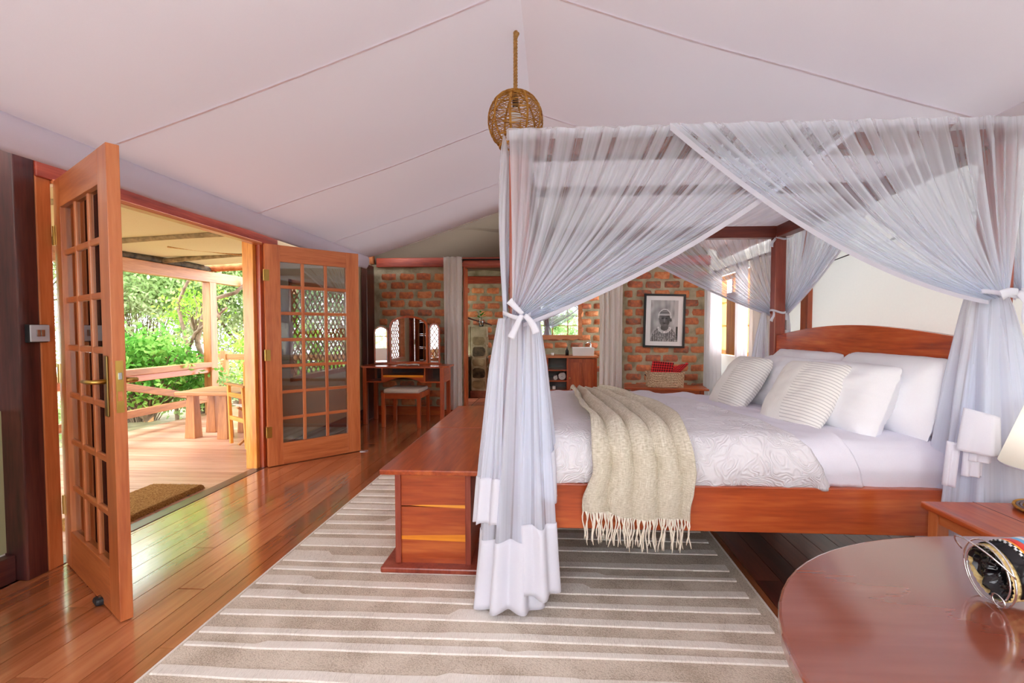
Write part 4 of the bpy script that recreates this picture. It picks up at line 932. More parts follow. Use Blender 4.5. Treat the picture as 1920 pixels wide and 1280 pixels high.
# ================================================================ PICTURE
pc = thing('framed_portrait', 'black and white portrait photo in a dark frame on the brick wall', 'picture', (1.575, 6.765, 1.375), rot=(0, R(1.2), 0))
pw2, ph2 = .288, .378
fm = MB()
for a_ in ((-pw2, pw2, ph2-.028, ph2), (-pw2, pw2, -ph2, -ph2+.028), (-pw2, -pw2+.028, -ph2+.028, ph2-.028), (pw2-.028, pw2, -ph2+.028, ph2-.028)): fm.box(a_[0], a_[1], -.02, .012, a_[2], a_[3])
fm.build('picture_frame', M['black'], pc, world=False)
box(-.262, .262, .0, .008, -.352, .352).build('mount', M['white'], pc, world=False)
def portrait(u, v):
    # head and shoulders against a soft blurred background, grey levels 0..1
    x, y = (u-.5)*2, (v-.5)*2*1.44; g = .62+.22*nz(x*2, y*2, 4)+.12*nz(x*5, y*1.2, 8)
    if u > .86: g = .72-.5*(u > .93)*(v < .36)
    d = lambda cx, cy, rx, ry: ((x-cx)/rx)**2+((y-cy)/ry)**2
    if y < -.42+.0*x and d(0, -1.5, .98, 1.16) < 1: g = .34+.3*abs(nz(x*9, y*7, 2))*2+.12*math.sin(x*40)*(abs(x) > .3)
    if abs(x-.02) < .27 and -.75 < y < -.2: g = .3+.12*x
    if d(.02, .12, .40, .56) < 1:
        g = .33+.1*nz(x*5, y*5, 3)-.18*max(0, x)+.12*max(0, -x)
        if d(-.13, .17, .085, .035) < 1 or d(.17, .17, .085, .035) < 1: g = .12
        if d(.02, -.16, .14, .03) < 1: g = .16
        if d(.0, .02, .05, .14) < 1: g += .12
    if d(.02, .32, .46, .50) < 1 and y > .42: g = .42+.1*math.sin(y*40)
    r_ = d(.02, .26, .47, .56)
    if .86 < r_ < 1.06 and y > .2: g = .86
    if .40 < y < .455 and abs(x) < .42: g = .84
    if d(.47, .06, .07, .13) < 1: g = .26
    for k in range(3):
        if abs(d(.02, -.45, .34+.07*k, .26+.06*k)-1) < .12 and y < -.42: g = .85
    return max(.03, min(.95, g))
pg = MB().grid(lambda u, v: (-.19+.38*u, -.004, -.29+.58*v), 64, 92)
pme = pg.mesh('photo_print', False); ca = pme.color_attributes.new('print', 'FLOAT_COLOR', 'POINT')
cols = np.ones((len(pme.vertices), 4), dtype=np.float32)
for i, (u, v) in enumerate(pg.uv): g = portrait(u, v)**2.0; cols[i, :3] = g
ca.data.foreach_set('color', cols.ravel())
m_, nt_, b_ = newmat('grey_print'); at_ = node(nt_, 'ShaderNodeVertexColor', layer_name='print'); nt_.links.new(at_.outputs[0], b_.inputs['Base Color']); b_.inputs['Roughness'].default_value = .25
pme.materials.append(m_); po = bpy.data.objects.new('photo_print', pme); C.objects.link(po); po.parent = pc

# ================================================================ SIDE TABLE, BASKET, CLOTHS
stb = thing('side_table', 'narrow reddish side table against the brick wall under the portrait', 'table', (1.5, 6.3, 0), R(-7))
def lp(n, b, m, **k): return b.build(n, m, stb, world=False, bevel=.003, **k)
lp('table_top', box(-.54, .50, -.22, .24, .478, .502), M['bed_x'])
for xx in (-.45, .40):
    for yy in (-.17, .16): lp('leg', box(xx, xx+.05, yy, yy+.05, 0, .478), M['bed_z'])
lp('apron', box(-.40, .40, -.16, -.14, .41, .478), M['bed_x']); lp('apron', box(-.40, .40, .18, .20, .41, .478), M['bed_x'])
bk = thing('wicker_basket', 'woven seagrass basket on the side table holding checked cloths', 'basket', (1.47, 6.27, .504), R(-5))
def wall_f(u, v):
    # rounded rectangle ring
    t = u*2*PI; c, s = math.cos(t), math.sin(t); k = .22
    x = .235*math.copysign(abs(c)**k, c); y = .12*math.copysign(abs(s)**k, s)
    w_ = .004*math.sin(u*44*PI)*(1 if int(v*12) % 2 else -1); sc_ = 1-.05*(1-v)
    return ((x+w_*c)*sc_, (y+w_*s)*sc_, .004+.185*v)
MB().grid(wall_f, 176, 24, True).build('basket_wall', M['seagrass'], bk, world=False, solid=.006)
box(-.22, .22, -.11, .11, .0, .01).build('basket_floor', M['seagrass'], bk, world=False)
MB().tube([wall_f(i/60, 1) for i in range(61)], .009, 8).build('rim', M['seagrass'], bk, world=False, smooth=True)
for sx_ in (-1, 1): MB().tube([(sx_*.235, -.03, .14), (sx_*.25, -.02, .155), (sx_*.25, .02, .155), (sx_*.235, .03, .14)], .006, 8).build('handle', M['black'], bk, world=False)
c1 = tag(MB().grid(lambda u, v: (1.275+.265*u+.03*v, 6.25-.04*v+.012*math.sin(u*5), .60+.24*v-.02*u*v), 30, 20).build('checked_cloth', M['plaid'], smooth=True, solid=.03), 'folded red and black checked cloth upright at the left of the basket', 'cloth', 'checked cloths in the basket')
def c2f(u, v):
    x, z = -.11+.22*u, -.13+.26*v; a = R(38); return (1.60+x*math.cos(a)+z*math.sin(a)*.9, 6.23+.015*math.sin(u*6), .70-x*math.sin(a)*-.15+z*math.cos(a)*.75+.03*u)
c2 = tag(MB().grid(c2f, 24, 24).build('checked_cloth', M['plaid'], smooth=True, solid=.035), 'red and black checked cloth leaning out to the right of the basket', 'cloth', 'checked cloths in the basket')

# ================================================================ BATHROOM
FZ = .1
bc = thing('bathroom_cabinet', 'long red wooden bathroom cabinet with open shelves and panelled door', 'cabinet', (-.1, 7.75, FZ))
cy0, cy1, cx0, cx1, ct = 7.45, 7.95, -1.0, .70, .835
box(cx0-.02, cx1+.02, cy0-.03, cy1, ct-.03, ct).build('counter_top', M['door_x'], bc, bevel=.004)
for a_ in ((cx0, cx0+.03), (-.55, -.52), (-.10, -.07), (.225, .25), (cx1-.03, cx1)): box(a_[0], a_[1], cy0, cy1-.02, FZ, ct-.03).build('side_panel', M['bed_z'], bc)
box(cx0, cx1, cy1-.03, cy1-.015, FZ, ct-.03).build('back_panel', M['dark_x'], bc)
for zz in (.28, .43, .60): box(-.07, .225, cy0, cy1-.03, zz, zz+.018).build('shelf', M['bed_x'], bc)
d_ = box(.25, .67, cy0-.01, cy0+.01, FZ+.03, ct-.04).build('door', M['bed_z'], bc, bevel=.003)
for a_ in ((.25, .29, FZ+.03, ct-.04), (.63, .67, FZ+.03, ct-.04), (.29, .63, ct-.10, ct-.04), (.29, .63, FZ+.03, FZ+.09), (.47, .485, FZ+.09, ct-.10)): box(a_[0], a_[1], cy0-.02, cy0-.009, a_[2], a_[3]).build('door_frame', M['bed_z'], d_)
MB().lathe([(0, 0), (.008, .004), (.013, .014), (.009, .022), (0, .024)], n=12, m=Matrix.Translation((.27, cy0-.02, .49)) @ Matrix.Rotation(R(90), 4, 'X')).build('knob', M['brass'], d_, smooth=True)
for a_ in ((-.97, -.56), (-.51, -.11)):
    dd = box(a_[0], a_[1], cy0-.01, cy0+.01, FZ+.03, ct-.04).build('door', M['bed_z'], bc, bevel=.004)
    MB().lathe([(0, 0), (.013, .014), (0, .024)], n=12, m=Matrix.Translation((a_[0]+.05, cy0-.01, .60)) @ Matrix.Rotation(R(90), 4, 'X')).build('knob', M['brass'], dd, smooth=True)
bs = thing('wash_basin', 'white rectangular basin on the bathroom counter', 'basin', (.49, 7.68, ct))
b = MB()
b.add([(.325, 7.53, ct), (.655, 7.53, ct), (.655, 7.83, ct), (.325, 7.83, ct), (.315, 7.52, ct+.13), (.665, 7.52, ct+.13), (.665, 7.84, ct+.13), (.315, 7.84, ct+.13), (.33, 7.535, ct+.13), (.65, 7.535, ct+.13), (.65, 7.825, ct+.13), (.33, 7.825, ct+.13), (.36, 7.56, ct+.03), (.62, 7.56, ct+.03), (.62, 7.80, ct+.03), (.36, 7.80, ct+.03)],
      [(3, 2, 1, 0), (0, 1, 5, 4), (1, 2, 6, 5), (2, 3, 7, 6), (3, 0, 4, 7), (4, 5, 9, 8), (5, 6, 10, 9), (6, 7, 11, 10), (7, 4, 8, 11), (8, 9, 13, 12), (9, 10, 14, 13), (10, 11, 15, 14), (11, 8, 12, 15), (12, 13, 14, 15)])
b.build('bowl', M['white'], bs, bevel=.004)
tp = thing('tap', 'tall chrome tap behind the white basin', 'tap', (.63, 7.88, ct))
MB().tube([(.63, 7.88, ct+.001), (.63, 7.88, ct+.22)], .014, 12).build('tap_body', M['chrome'], tp, smooth=True)
MB().tube([(.63, 7.88, ct+.20), (.58, 7.80, ct+.205), (.53, 7.74, ct+.195)], .009, 10).build('spout', M['chrome'], tp, smooth=True)
MB().tube([(.63, 7.88, ct+.22), (.61, 7.86, ct+.25)], .006, 8).build('lever', M['chrome'], tp)
sd_ = thing('soap_bottle', 'dark pump bottle beside the basin', 'bottle', (.235, 7.65, ct))
MB().lathe([(.0, 0), (.028, .002), (.028, .08), (.012, .10), (.012, .115), (0, .116)], (.235, 7.65, ct), 16).build('bottle', M['black'], sd_, smooth=True)
MB().tube([(.235, 7.65, ct+.11), (.235, 7.65, ct+.14), (.215, 7.63, ct+.14)], .005, 6).build('pump', M['black'], sd_)
tag(MB().lathe([(0, 0), (.022, .001), (.024, .045), (0, .046)], (.0, 7.6, ct), 14).build('jar', M['white'], smooth=True), 'small white jar at the netted end of the counter', 'jar')
def towel(name, label, c, r_, ln):
    b = MB(); pts = []
    for i in range(70):
        t = i/69*2*PI*3.2; q = r_*(.15+.85*i/69); pts.append((q*math.cos(t), q*math.sin(t)))
    vs = [(c[0]+x, c[1], c[2]+z) for x, z in pts]+[(c[0]+x, c[1]+ln, c[2]+z) for x, z in pts]; n = len(pts)
    b.add(vs, [(i, i+1, n+i+1, n+i) for i in range(n-1)]); return tag(b.build(name, M['towel'], smooth=True, solid=r_*.2), label, 'towel', 'rolled towels in the cabinet')
towel('rolled_towel', 'larger rolled white towel on the cabinet shelf', (.15, 7.5, .448+.062), .058, .3)
towel('rolled_towel', 'smaller rolled towel left of the larger roll', (.045, 7.5, .448+.036), .033, .26)
tag(box(-.0, .05, 7.5, 7.62, .2985, .352).build('tissue_box', M['white'], bevel=.006), 'small white box on the bottom cabinet shelf', 'box')
mi = thing('bathroom_mirror', 'bathroom wall mirror in a wavy live-edge orange frame', 'mirror', (.1, 8.12, 1.4))
def wavy(s, a, fz=3): return a+.012*math.sin(s*fz)+.006*math.sin(s*7.3)
xo0, xo1, zo0, zo1 = -.52, .51, 1.085, 1.93; fw = .075
outer = [(xo0+(xo1-xo0)*i/16, wavy(i*.6, zo0)) for i in range(17)]+[(wavy(i*.5, xo1-.01), zo0+(zo1-zo0)*i/16) for i in range(1, 17)]+[(xo1-(xo1-xo0)*i/16, wavy(i*.7, zo1)) for i in range(1, 17)]+[(wavy(i*.4, xo0), zo1-(zo1-zo0)*i/16) for i in range(1, 16)]
cx_, cz_ = (xo0+xo1)/2, (zo0+zo1)/2
inner = [(max(xo0+fw, min(xo1-fw, x)), max(zo0+fw, min(zo1-fw, z))) for x, z in outer]; N = len(outer); b = MB()
b.add([(x, 8.09, z) for x, z in outer]+[(x, 8.09, z) for x, z in inner]+[(x, 8.13, z) for x, z in outer]+[(x, 8.13, z) for x, z in inner],
      [q for k in range(N) for q in ((k, (k+1) % N, N+(k+1) % N, N+k), (k, 2*N+k, 2*N+(k+1) % N, (k+1) % N), (N+k, N+(k+1) % N, 3*N+(k+1) % N, 3*N+k))])
b.build('mirror_frame', M['door_x'], mi)
box(xo0+fw-.005, xo1-fw+.005, 8.105, 8.115, zo0+fw-.005, zo1-fw+.005).build('mirror_glass', M['mirror'], mi)
# stone pier with vase
pr = thing('stone_pier', 'square stone pier in the bathroom with a terracotta plinth', 'pillar', (-1.24, 7.99, FZ))
box(-1.372, -1.112, 7.88, 8.1, FZ+.12, 1.30).build('core', M['mortar'], pr, bevel=.008)
box(-1.39, -1.09, 7.86, 8.1, FZ, FZ+.12).build('plinth', M['tile'], pr, bevel=.006)
rr = random.Random(5); z = FZ+.14
for i, h_ in enumerate((.17, .21, .16, .20, .17, .19)):
    if z+h_ > 1.29: break
    pts = [(-1.242+.115*math.copysign(abs(math.cos(t))**.5, math.cos(t))*rr.uniform(.88, 1), z+h_/2+(h_/2-.012)*math.copysign(abs(math.sin(t))**.5, math.sin(t))*rr.uniform(.85, 1)) for t in [2*PI*q/12 for q in range(12)]]
    MB().prism(pts, 'y', 7.868, 7.885).build('stone', M['stone_dark'] if i in (1, 3) else M['stone'], pr, bevel=.004)
    MB().prism([(7.99+(x+1.242)*.75, zz) for x, zz in pts], 'x', -1.115, -1.10).build('stone', M['stone'], pr, bevel=.003); z += h_
vs_ = thing('glass_vase', 'clear glass jar of water with green leaves on the stone pier', 'vase', (-1.21, 7.95, 1.301))
MB().lathe([(.0, .0), (.04, .002), (.042, .10), (.028, .13), (.03, .155)], (-1.21, 7.95, 1.302), 20).build('jar', M['glass'], vs_, smooth=True)
MB().lathe([(.0, .0), (.037, .001), (.038, .08), (0, .081)], (-1.21, 7.95, 1.306), 16).build('water', M['glass'], vs_, smooth=True)
M['leaf_v'] = leafmat('vase_leaf', L(50, 110, 40), L(84, 150, 60), L(130, 180, 90))
for q in range(14):
    t = q*2.4; r_ = .02+.05*(q % 5)/5; c = Vector((-1.21+r_*math.cos(t), 7.95+r_*math.sin(t), 1.45+.015*(q % 7)))
    d = Vector((math.cos(t), math.sin(t)*.6, .5)).normalized()*.06; s = d.cross(Vector((0, 0, 1))).normalized()*.026
    MB().add([c, c+d*.5+s, c+d, c+d*.5-s, c+d*.5+Vector((0, 0, .006))], [(0, 1, 4), (1, 2, 4), (2, 3, 4), (3, 0, 4)]).build('leaf', M['leaf_v'], vs_)
MB().tube([(-1.21, 7.95, 1.33), (-1.20, 7.95, 1.46)], .003, 5).build('stem', M['leaf_v'], vs_)
pt_ = structure(box(-1.75, -1.40, 7.98, 8.1, FZ, 1.30).build('trim_low_wall', M['mortar']))
tag(MB().tube([(-1.47, 7.9, 1.50), (-1.43, 7.9, 1.45), (-1.36, 7.92, 1.425), (-1.28, 7.97, 1.40), (-1.20, 8.03, 1.38), (-1.10, 8.06, 1.35), (-1.05, 8.1, 1.33)], [.02, .018, .014, .012, .013, .012, .01], 8).build('driftwood_rail', M['dark_x'], smooth=True), 'dark curved branch rail on the bathroom brick wall behind the vase', 'rail')
sh = thing('stone_shelf', 'dark stone shelf left of the pier', 'shelf', (-1.5, 7.85, .8))
box(-1.60, -1.38, 7.75, 7.97, .80, .835).build('slab', M['mortar'], sh, bevel=.004); box(-1.58, -1.40, 7.8, 7.95, FZ, .80).build('shelf_base', M['stone_dark'], sh)
bt = thing('toiletry_bottle', 'small dark bottle with white label on the stone shelf', 'bottle', (-1.44, 7.82, .836))
MB().lathe([(0, 0), (.02, .001), (.02, .09), (.009, .11), (.009, .14), (0, .141)], (-1.44, 7.82, .836), 14).build('bottle', M['black'], bt, smooth=True)
MB().lathe([(.0205, .02), (.0205, .08)], (-1.44, 7.82, .836), 14).build('paper_label', M['white'], bt, smooth=True)

# ================================================================ PENDANT LAMP
PX, PY, PZ, PR_ = -.222, 2.84, 2.487, .162
pl = thing('pendant_lamp', 'round woven cane pendant lampshade hanging on a jute rope', 'lamp', (PX, PY, PZ))
def ball(th, ph, k=1.0):
    # flattened bottom ball
    r_ = PR_*math.sin(ph)**.86*k; z_ = .168*math.cos(ph)*k
    return Vector((PX+r_*math.cos(th), PY+r_*math.sin(th), PZ+z_))
for i in range(10):
    th = 2*PI*i/10+.2
    for dd in (-.022, .022): MB().tube([ball(th+dd, .06+(PI-.62)*j/16) for j in range(17)], .0034, 5).build('cane_rib', M['wicker'], pl, smooth=True)
wv = MB(); rr = random.Random(9)
for j in range(52):
    ph = .12+(PI-.72)*j/51; pts = []; tilt = .05*math.sin(j*1.7)+.03*(-1)**j
    for q in range(61):
        th = 2*PI*q/60; pts.append(ball(th, max(.08, min(PI-.5, ph+tilt*math.sin(th*5+j*2.4)*.8)), 1+.012*math.sin(th*10+(j % 2)*PI)))
    wv.tube(pts, .0019, 4, caps=False)
wo = wv.build('cane_weave', M['wicker'], pl, smooth=True); wo['kind'] = 'stuff'
for q in range(3): MB().tube([ball(2*PI*k/40, PI-.55-.0*q, 1+.01*q)+Vector((0, 0, -.004*q)) for k in range(41)], .005, 6).build('bottom_ring', M['wicker'], pl, smooth=True)
MB().lathe([(0, -.075), (.022, -.07), (.034, -.045), (.034, -.025), (.018, .0), (.014, .02)], (PX, PY, PZ+.06), 20).build('bulb', M['white'], pl, smooth=True)
MB().lathe([(.016, .0), (.018, .005), (.018, .06), (.008, .075)], (PX, PY, PZ+.08), 14).build('bulb_holder', M['black'], pl, smooth=True)
rp = MB(); zt = ceil_z(PX, PY)
for s_ in range(3):
    rp.tube([(PX+.0068*math.cos(z_*2*PI/.055+s_*2*PI/3)+.035*0, PY+.0068*math.sin(z_*2*PI/.055+s_*2*PI/3), z_) for z_ in np.arange(PZ+.15, zt+.01, .0045)], .0066, 6)
rp.build('rope', M['rope'], pl, smooth=True)
MB().tube([(PX, PY, zt-.03), (PX+.01, PY, zt-.012), (PX, PY+.012, zt-.008)], .014, 8).build('rope_knot', M['rope'], pl, smooth=True)

# ================================================================ NIGHTSTAND, LAMP, PLACE MAT
ns = thing('nightstand', 'small reddish bedside table in front of the right end of the bed', 'table', (1.73, 1.72, 0))
box(1.462, 2.0, 1.46, 1.935, .545, .57).build('table_top', M['bed_y'], ns, bevel=.006)
box(1.66, 1.663, 1.4605, 1.9345, .5695, .5705).build('board_joint', M['dark_y'], ns)
for xx in (1.482, 1.93):
    for yy in (1.48, 1.875): box(xx, xx+.045, yy, yy+.045, 0, .545).build('leg', M['door_z'], ns, bevel=.003)
for a_ in ((1.49, 1.508, 1.525, 1.875), (1.95, 1.968, 1.525, 1.875)): box(*a_, .50, .545).build('apron', M['door_y'], ns)
for a_ in ((1.527, 1.93, 1.89, 1.908), (1.527, 1.93, 1.49, 1.508)): box(*a_, .50, .545).build('apron', M['door_x'], ns)
wm_ = thing('woven_place_mat', 'round coiled straw place mat with a dark rim on the nightstand', 'place mat', (1.865, 1.80, .5725))
for q in range(13):
    r_ = .012+q*.0098; MB().tube([(1.865+r_*math.cos(2*PI*k/40), 1.80+r_*math.sin(2*PI*k/40), .577+.0006*q) for k in range(41)], .0052, 6, caps=False).build('coil', M['dark_x'] if q in (10, 11) else M['wicker'], wm_, smooth=True)
tl = thing('table_lamp', 'table lamp with a white conical shade on the nightstand, half out of frame', 'lamp', (1.875, 1.80, .585))
MB().lathe([(0, 0), (.06, .002), (.06, .015), (.025, .03), (.03, .09), (.018, .14), (.008, .16), (.008, .2)], (1.875, 1.80, .585), 24).build('lamp_base', M['bed_z'], tl, smooth=True)
MB().lathe([(.185, .745), (.112, .985)], (1.875, 1.80, 0), 48).build('lamp_shade', M['shade'], tl, smooth=True, solid=.002)
MB().tube([(1.875+.185*math.cos(2*PI*k/48), 1.80+.185*math.sin(2*PI*k/48), .745) for k in range(49)], .0025, 6, caps=False).build('shade_ring', M['hem'], tl, smooth=True)

bl = bpy.data.lights.new('lamp_bulb', 'POINT'); blo = bpy.data.objects.new('lamp_bulb', bl); C.objects.link(blo); bl.energy = 0.9; bl.shadow_soft_size = .03; bl.color = (1, .96, .9); blo.location = (1.875, 1.80, .87)
# ================================================================ ROUND TABLE AND BEADED HOLDER
rt = thing('oval_table', 'large glossy oval wooden table in the right foreground', 'table', (1.11, .66, 0))
sg_ = lambda c: math.copysign(abs(c)**.92, c)
ell = lambda a_, b_, n=72: [(1.11+a_*sg_(math.cos(2*PI*k/n)), .66+b_*sg_(math.sin(2*PI*k/n))) for k in range(n)]
MB().prism(ell(.73, .60), 'z', .69, .72).build('table_top', M['tabletop'], rt, bevel=.006)
for xx, yy in ((.50, .82), (.50, .42), (1.66, .86), (1.66, .42)): box(xx, xx+.07, yy, yy+.07, 0, .69).build('leg', M['door_z'], rt, bevel=.006)
MB().prism(ell(.66, .52, 48), 'z', .62, .69).build('apron', M['door_x'], rt, bevel=.003)
CX, CY, CZ, CR = .85, .948, .778, .054
hd = thing('beaded_bottle_holder', 'woven palm cylinder with beaded stripes and wire rings lying on the oval table', 'holder', (CX, CY, CZ), rot=(0, R(-10), R(-4)))
def hp(n, b, m, **k): return b.build(n, m, hd, world=False, **k)
def ring_band(x0, x1, r0, r1=None, n=48): 
    r1 = r1 or r0
    return MB().grid(lambda u, v: (x0+(x1-x0)*v, (r0+(r1-r0)*v)*math.cos(2*PI*u), (r0+(r1-r0)*v)*math.sin(2*PI*u)), n, 2, True)
hp('palm_tube', MB().grid(lambda u, v: (.30*v, (CR-.003+.0015*math.sin(u*60*PI)*(-1)**int(v*24))*math.cos(2*PI*u), (CR-.003+.0015*math.sin(u*60*PI)*(-1)**int(v*24))*math.sin(2*PI*u)), 120, 48, True), M['straw'], smooth=True)
patent = plain('black_patent_leather', L(14, 14, 18), 0.12)
bead = {c: plain('beads_'+c, v, 0.3) for c, v in {'red': L(206, 54, 40), 'orange': L(236, 150, 44), 'blue': L(96, 170, 214), 'white': L(232, 232, 232), 'green': L(58, 134, 76), 'black': L(20, 20, 22)}.items()}
def wrap_band(x0, x1, r_, mat, nm):
    # covers the upper four fifths of the tube, the palm shows below
    return hp(nm, MB().grid(lambda u, v: (x0+(x1-x0)*v, r_*math.cos(-.35+u*(PI+.9)), r_*math.sin(-.35+u*(PI+.9))), 48, 3), mat, smooth=True, solid=.0015)
wrap_band(.012, .30, CR, patent, 'leather_wrap')
x = .034
for nm, wd in (('dots', .007), ('orange', .004), ('red', .013), ('blue', .009), ('white', .008), ('blue', .004), ('red', .007), ('green', .006), ('red', .009), ('dots', .007)):
    if nm == 'dots':
        db = MB(); kb = MB()
        for k in range(40):
            t = -.3+k*(PI+.8)/40
            for w2 in (0, 1): (db if (k+w2) % 2 else kb).box(x+w2*.0035, x+w2*.0035+.003, -.0025, .0025, CR+.0005, CR+.003, Matrix.Rotation(t-PI/2, 4, 'X'))
        b1_ = hp('bead_row', db, bead['white']); b1_['kind'] = 'stuff'; b2_ = hp('bead_row', kb, bead['black']); b2_['kind'] = 'stuff'
    else: wrap_band(x, x+wd-.0006, CR+.0022, bead[nm], 'bead_stripe')
    x += wd
hp('wire_foot', MB().tube([(.27, -.04, -.102), (.27, -.03, -.05), (.27, 0, -.052), (.27, .03, -.05), (.27, .04, -.102)], .002, 6), M['chrome'])
# crumpled leather end and wire rings
hp('crumpled_end', MB().grid(lambda u, v: (.004+.022*(1-v)+.010*nz(6*v*math.cos(2*PI*u), 6*v*math.sin(2*PI*u), 2)+.006*math.sin(9*v+u*20), (CR-.006)*v*math.cos(2*PI*u), (CR-.006)*v*math.sin(2*PI*u)), 48, 16, True), patent, smooth=True)
for rr_, xo in ((CR+.006, -.002), (CR-.004, -.004)): hp('wire_ring', MB().tube([(xo+.006*math.sin(2*PI*k/40), rr_*math.cos(2*PI*k/40), rr_*1.02*math.sin(2*PI*k/40)) for k in range(41)], .0016, 6, caps=False), M['chrome'], smooth=True)
hp('wire_ring', MB().tube([(-.012, -.028+.014*math.cos(2*PI*k/24), -.038+.012*math.sin(2*PI*k/24)) for k in range(25)], .0014, 6, caps=False), M['chrome'], smooth=True)
hp('wire_handle', MB().tube([(-.002-.030*math.sin(PI*k/20), (CR+.008)*math.cos(PI+PI*k/20*1.0)*-1, .02+.05*math.sin(PI*k/20)) for k in range(21)], .0016, 6), M['chrome'], smooth=True)
#@@PART5
# ================================================================ VERANDA
vr = thing('veranda_frame', 'orange timber veranda frame of post, beam and log under the canvas roof', 'veranda', (-5.05, 6.7, 0))
box(-5.12, -5.0, 6.65, 6.79, 0, 1.945).build('post', M['deckwood_z'], vr, bevel=.006)
box(-5.12, -5.0, .2, 1.6, 0, 1.945).build('post', M['deckwood_z'], vr, bevel=.006) if False else box(-5.12, -5.0, 1.2, 1.34, 0, 1.945).build('post', M['deckwood_z'], vr, bevel=.006)
box(-5.12, -5.0, -.4, 9.0, 1.945, 2.10).build('beam', M['deckwood_y'], vr, bevel=.006)
MB().tube([(-5.3, 6.75, 2.17), (-2.6, 6.75, 2.27)], [.075, .07], 14).build('log_rafter', M['log'], vr, smooth=True)
rf = thing('veranda_roof', 'cream canvas veranda roof stretched over wrapped poles', 'roof', (-3.9, 4, 2.2))
MB().grid(lambda u, v: (-5.15+2.6*u, -.4+7.0*v, 2.18+.20*u-.05*math.sin(PI*((v*5.2) % 1))*math.sin(PI*u)+.02*nz(u*3, v*8)), 40, 90).build('roof_canvas', M['ver_canvas'], rf, smooth=True, solid=.004)
for yy in (1.9, 3.35, 4.7, 5.85): MB().tube([(-5.12+2.5*t/10, yy-.05*math.sin(PI*t/10)*0+.25*(t/10), 2.125+.18*t/10+.03*math.sin(PI*t/10)) for t in range(11)], .032, 10).build('roof_pole', M['ver_pole'], rf, smooth=True)
MB().tube([(-5.05, -.3+.7*i, 2.135+.01*(i % 2)) for i in range(11)], .045, 10).build('rolled_blind', M['stone_dark'], rf, smooth=True)
MB().tube([(-4.4, 5.2, 2.2), (-4.0, 6.0, 2.22), (-3.9, 6.4, 2.2)], .012, 6).build('rope_brace', M['rope'], rf, smooth=True)
rl = thing('deck_railing', 'brown timber railing with diagonal brace along the deck edge', 'railing', (-5.06, 4, 0))
box(-5.12, -5.0, -.3, 6.66, .70, .775).build('top_rail', M['deckwood_y'], rl, bevel=.006)
box(-5.10, -5.03, -.3, 6.66, .62, .70).build('top_rail', M['door_y'], rl, bevel=.006)
box(-5.09, -5.04, -.3, 6.66, .19, .28).build('lower_rail', M['deckwood_y'], rl, bevel=.005)
MB().bar((-5.06, 4.7, .72), (-5.06, 6.66, .24), .05, .085).build('brace', M['deckwood_y'], rl, bevel=.004)
MB().bar((-5.075, 1.34, .3), (-5.075, 3.2, .66), .05, .085).build('brace', M['deckwood_y'], rl, bevel=.004)
box(-5.1, -5.02, 4.0, 4.08, 0, .62).build('post', M['deckwood_z'], rl, bevel=.004)
r2 = thing('far_railing', 'sunlit timber railing on the far side of the deck behind the big post', 'railing', (-5.8, 8.05, 0))
for xx in (-5.86, -3.4, -7.3): box(xx, xx+.10, 8.0, 8.1, -.4, .88).build('post', M['deckwood_z'], r2, bevel=.005)
for zz, hh in ((.72, .10), (.20, .08)): box(-8.2, -2.7, 8.02, 8.08, zz, zz+hh).build('rail', M['deckwood_x'], r2, bevel=.005)
bn = thing('low_table', 'low rustic wooden table with tapered legs on the deck', 'table', (-3.9, 5.35, 0))
box(-4.27, -3.55, 5.08, 5.66, .505, .545).build('table_top', M['deckwood_x'], bn, bevel=.006)
for xx, yy in ((-4.16, 5.22), (-3.76, 5.20), (-4.16, 5.55), (-3.76, 5.55)):
    a_, b_ = .062, .042
    MB().add([(xx-a_, yy-a_, 0), (xx+a_, yy-a_, 0), (xx+a_, yy+a_, 0), (xx-a_, yy+a_, 0), (xx-b_, yy-b_, .505), (xx+b_, yy-b_, .505), (xx+b_, yy+b_, .505), (xx-b_, yy+b_, .505)], [(3, 2, 1, 0), (4, 5, 6, 7), (0, 1, 5, 4), (1, 2, 6, 5), (2, 3, 7, 6), (3, 0, 4, 7)]).build('leg', M['deckwood_z'], bn, bevel=.004)
# director's chair: local +x is forward, y is width
dc = thing('director_chair', 'folding wooden director chair with a beige canvas back at the edge of the doorway', 'chair', (-3.20, 5.02, 0), math.atan2(.23, -.33))
def dp(n, b, m, bv=.003, **k): return b.build(n, m, dc, world=False, bevel=bv, **k)
for s_ in (-1, 1):
    y = .26*s_
    dp('arm_rest', box(-.25, .25, y-.03, y+.03, .655, .675), M['deckwood_x'])
    dp('front_upright', MB().bar((.20, y, .655), (.16, y, .02), .035, .03, (0, 1, 0)), M['yellow_z'])
    dp('rear_upright', MB().bar((-.17, y, .655), (-.24, y, .02), .035, .03, (0, 1, 0)), M['yellow_z'])
    dp('back_post', box(-.245, -.215, y-.014, y+.014, .66, .92), M['yellow_z'])
    for zz in (.53, .28): dp('side_rail', box(-.20, .18, y-.012, y+.012, zz, zz+.045), M['yellow_x'])
for s_ in (-1, 1): dp('cross_leg', MB().bar((.03*s_, -.26*s_, .03), (.03*s_, .24*s_, .42), .04, .022), M['deckwood_y'])
dp('seat', MB().grid(lambda u, v: (-.2+.4*u, -.24+.48*v, .44-.03*math.sin(PI*v)), 6, 12), M['linen'], 0, smooth=True, solid=.01)
dp('back_canvas', MB().grid(lambda u, v: (-.23-.02*math.sin(PI*u), -.27+.54*u, .72+.19*v), 12, 4), M['dir_canvas'], 0, smooth=True, solid=.006)

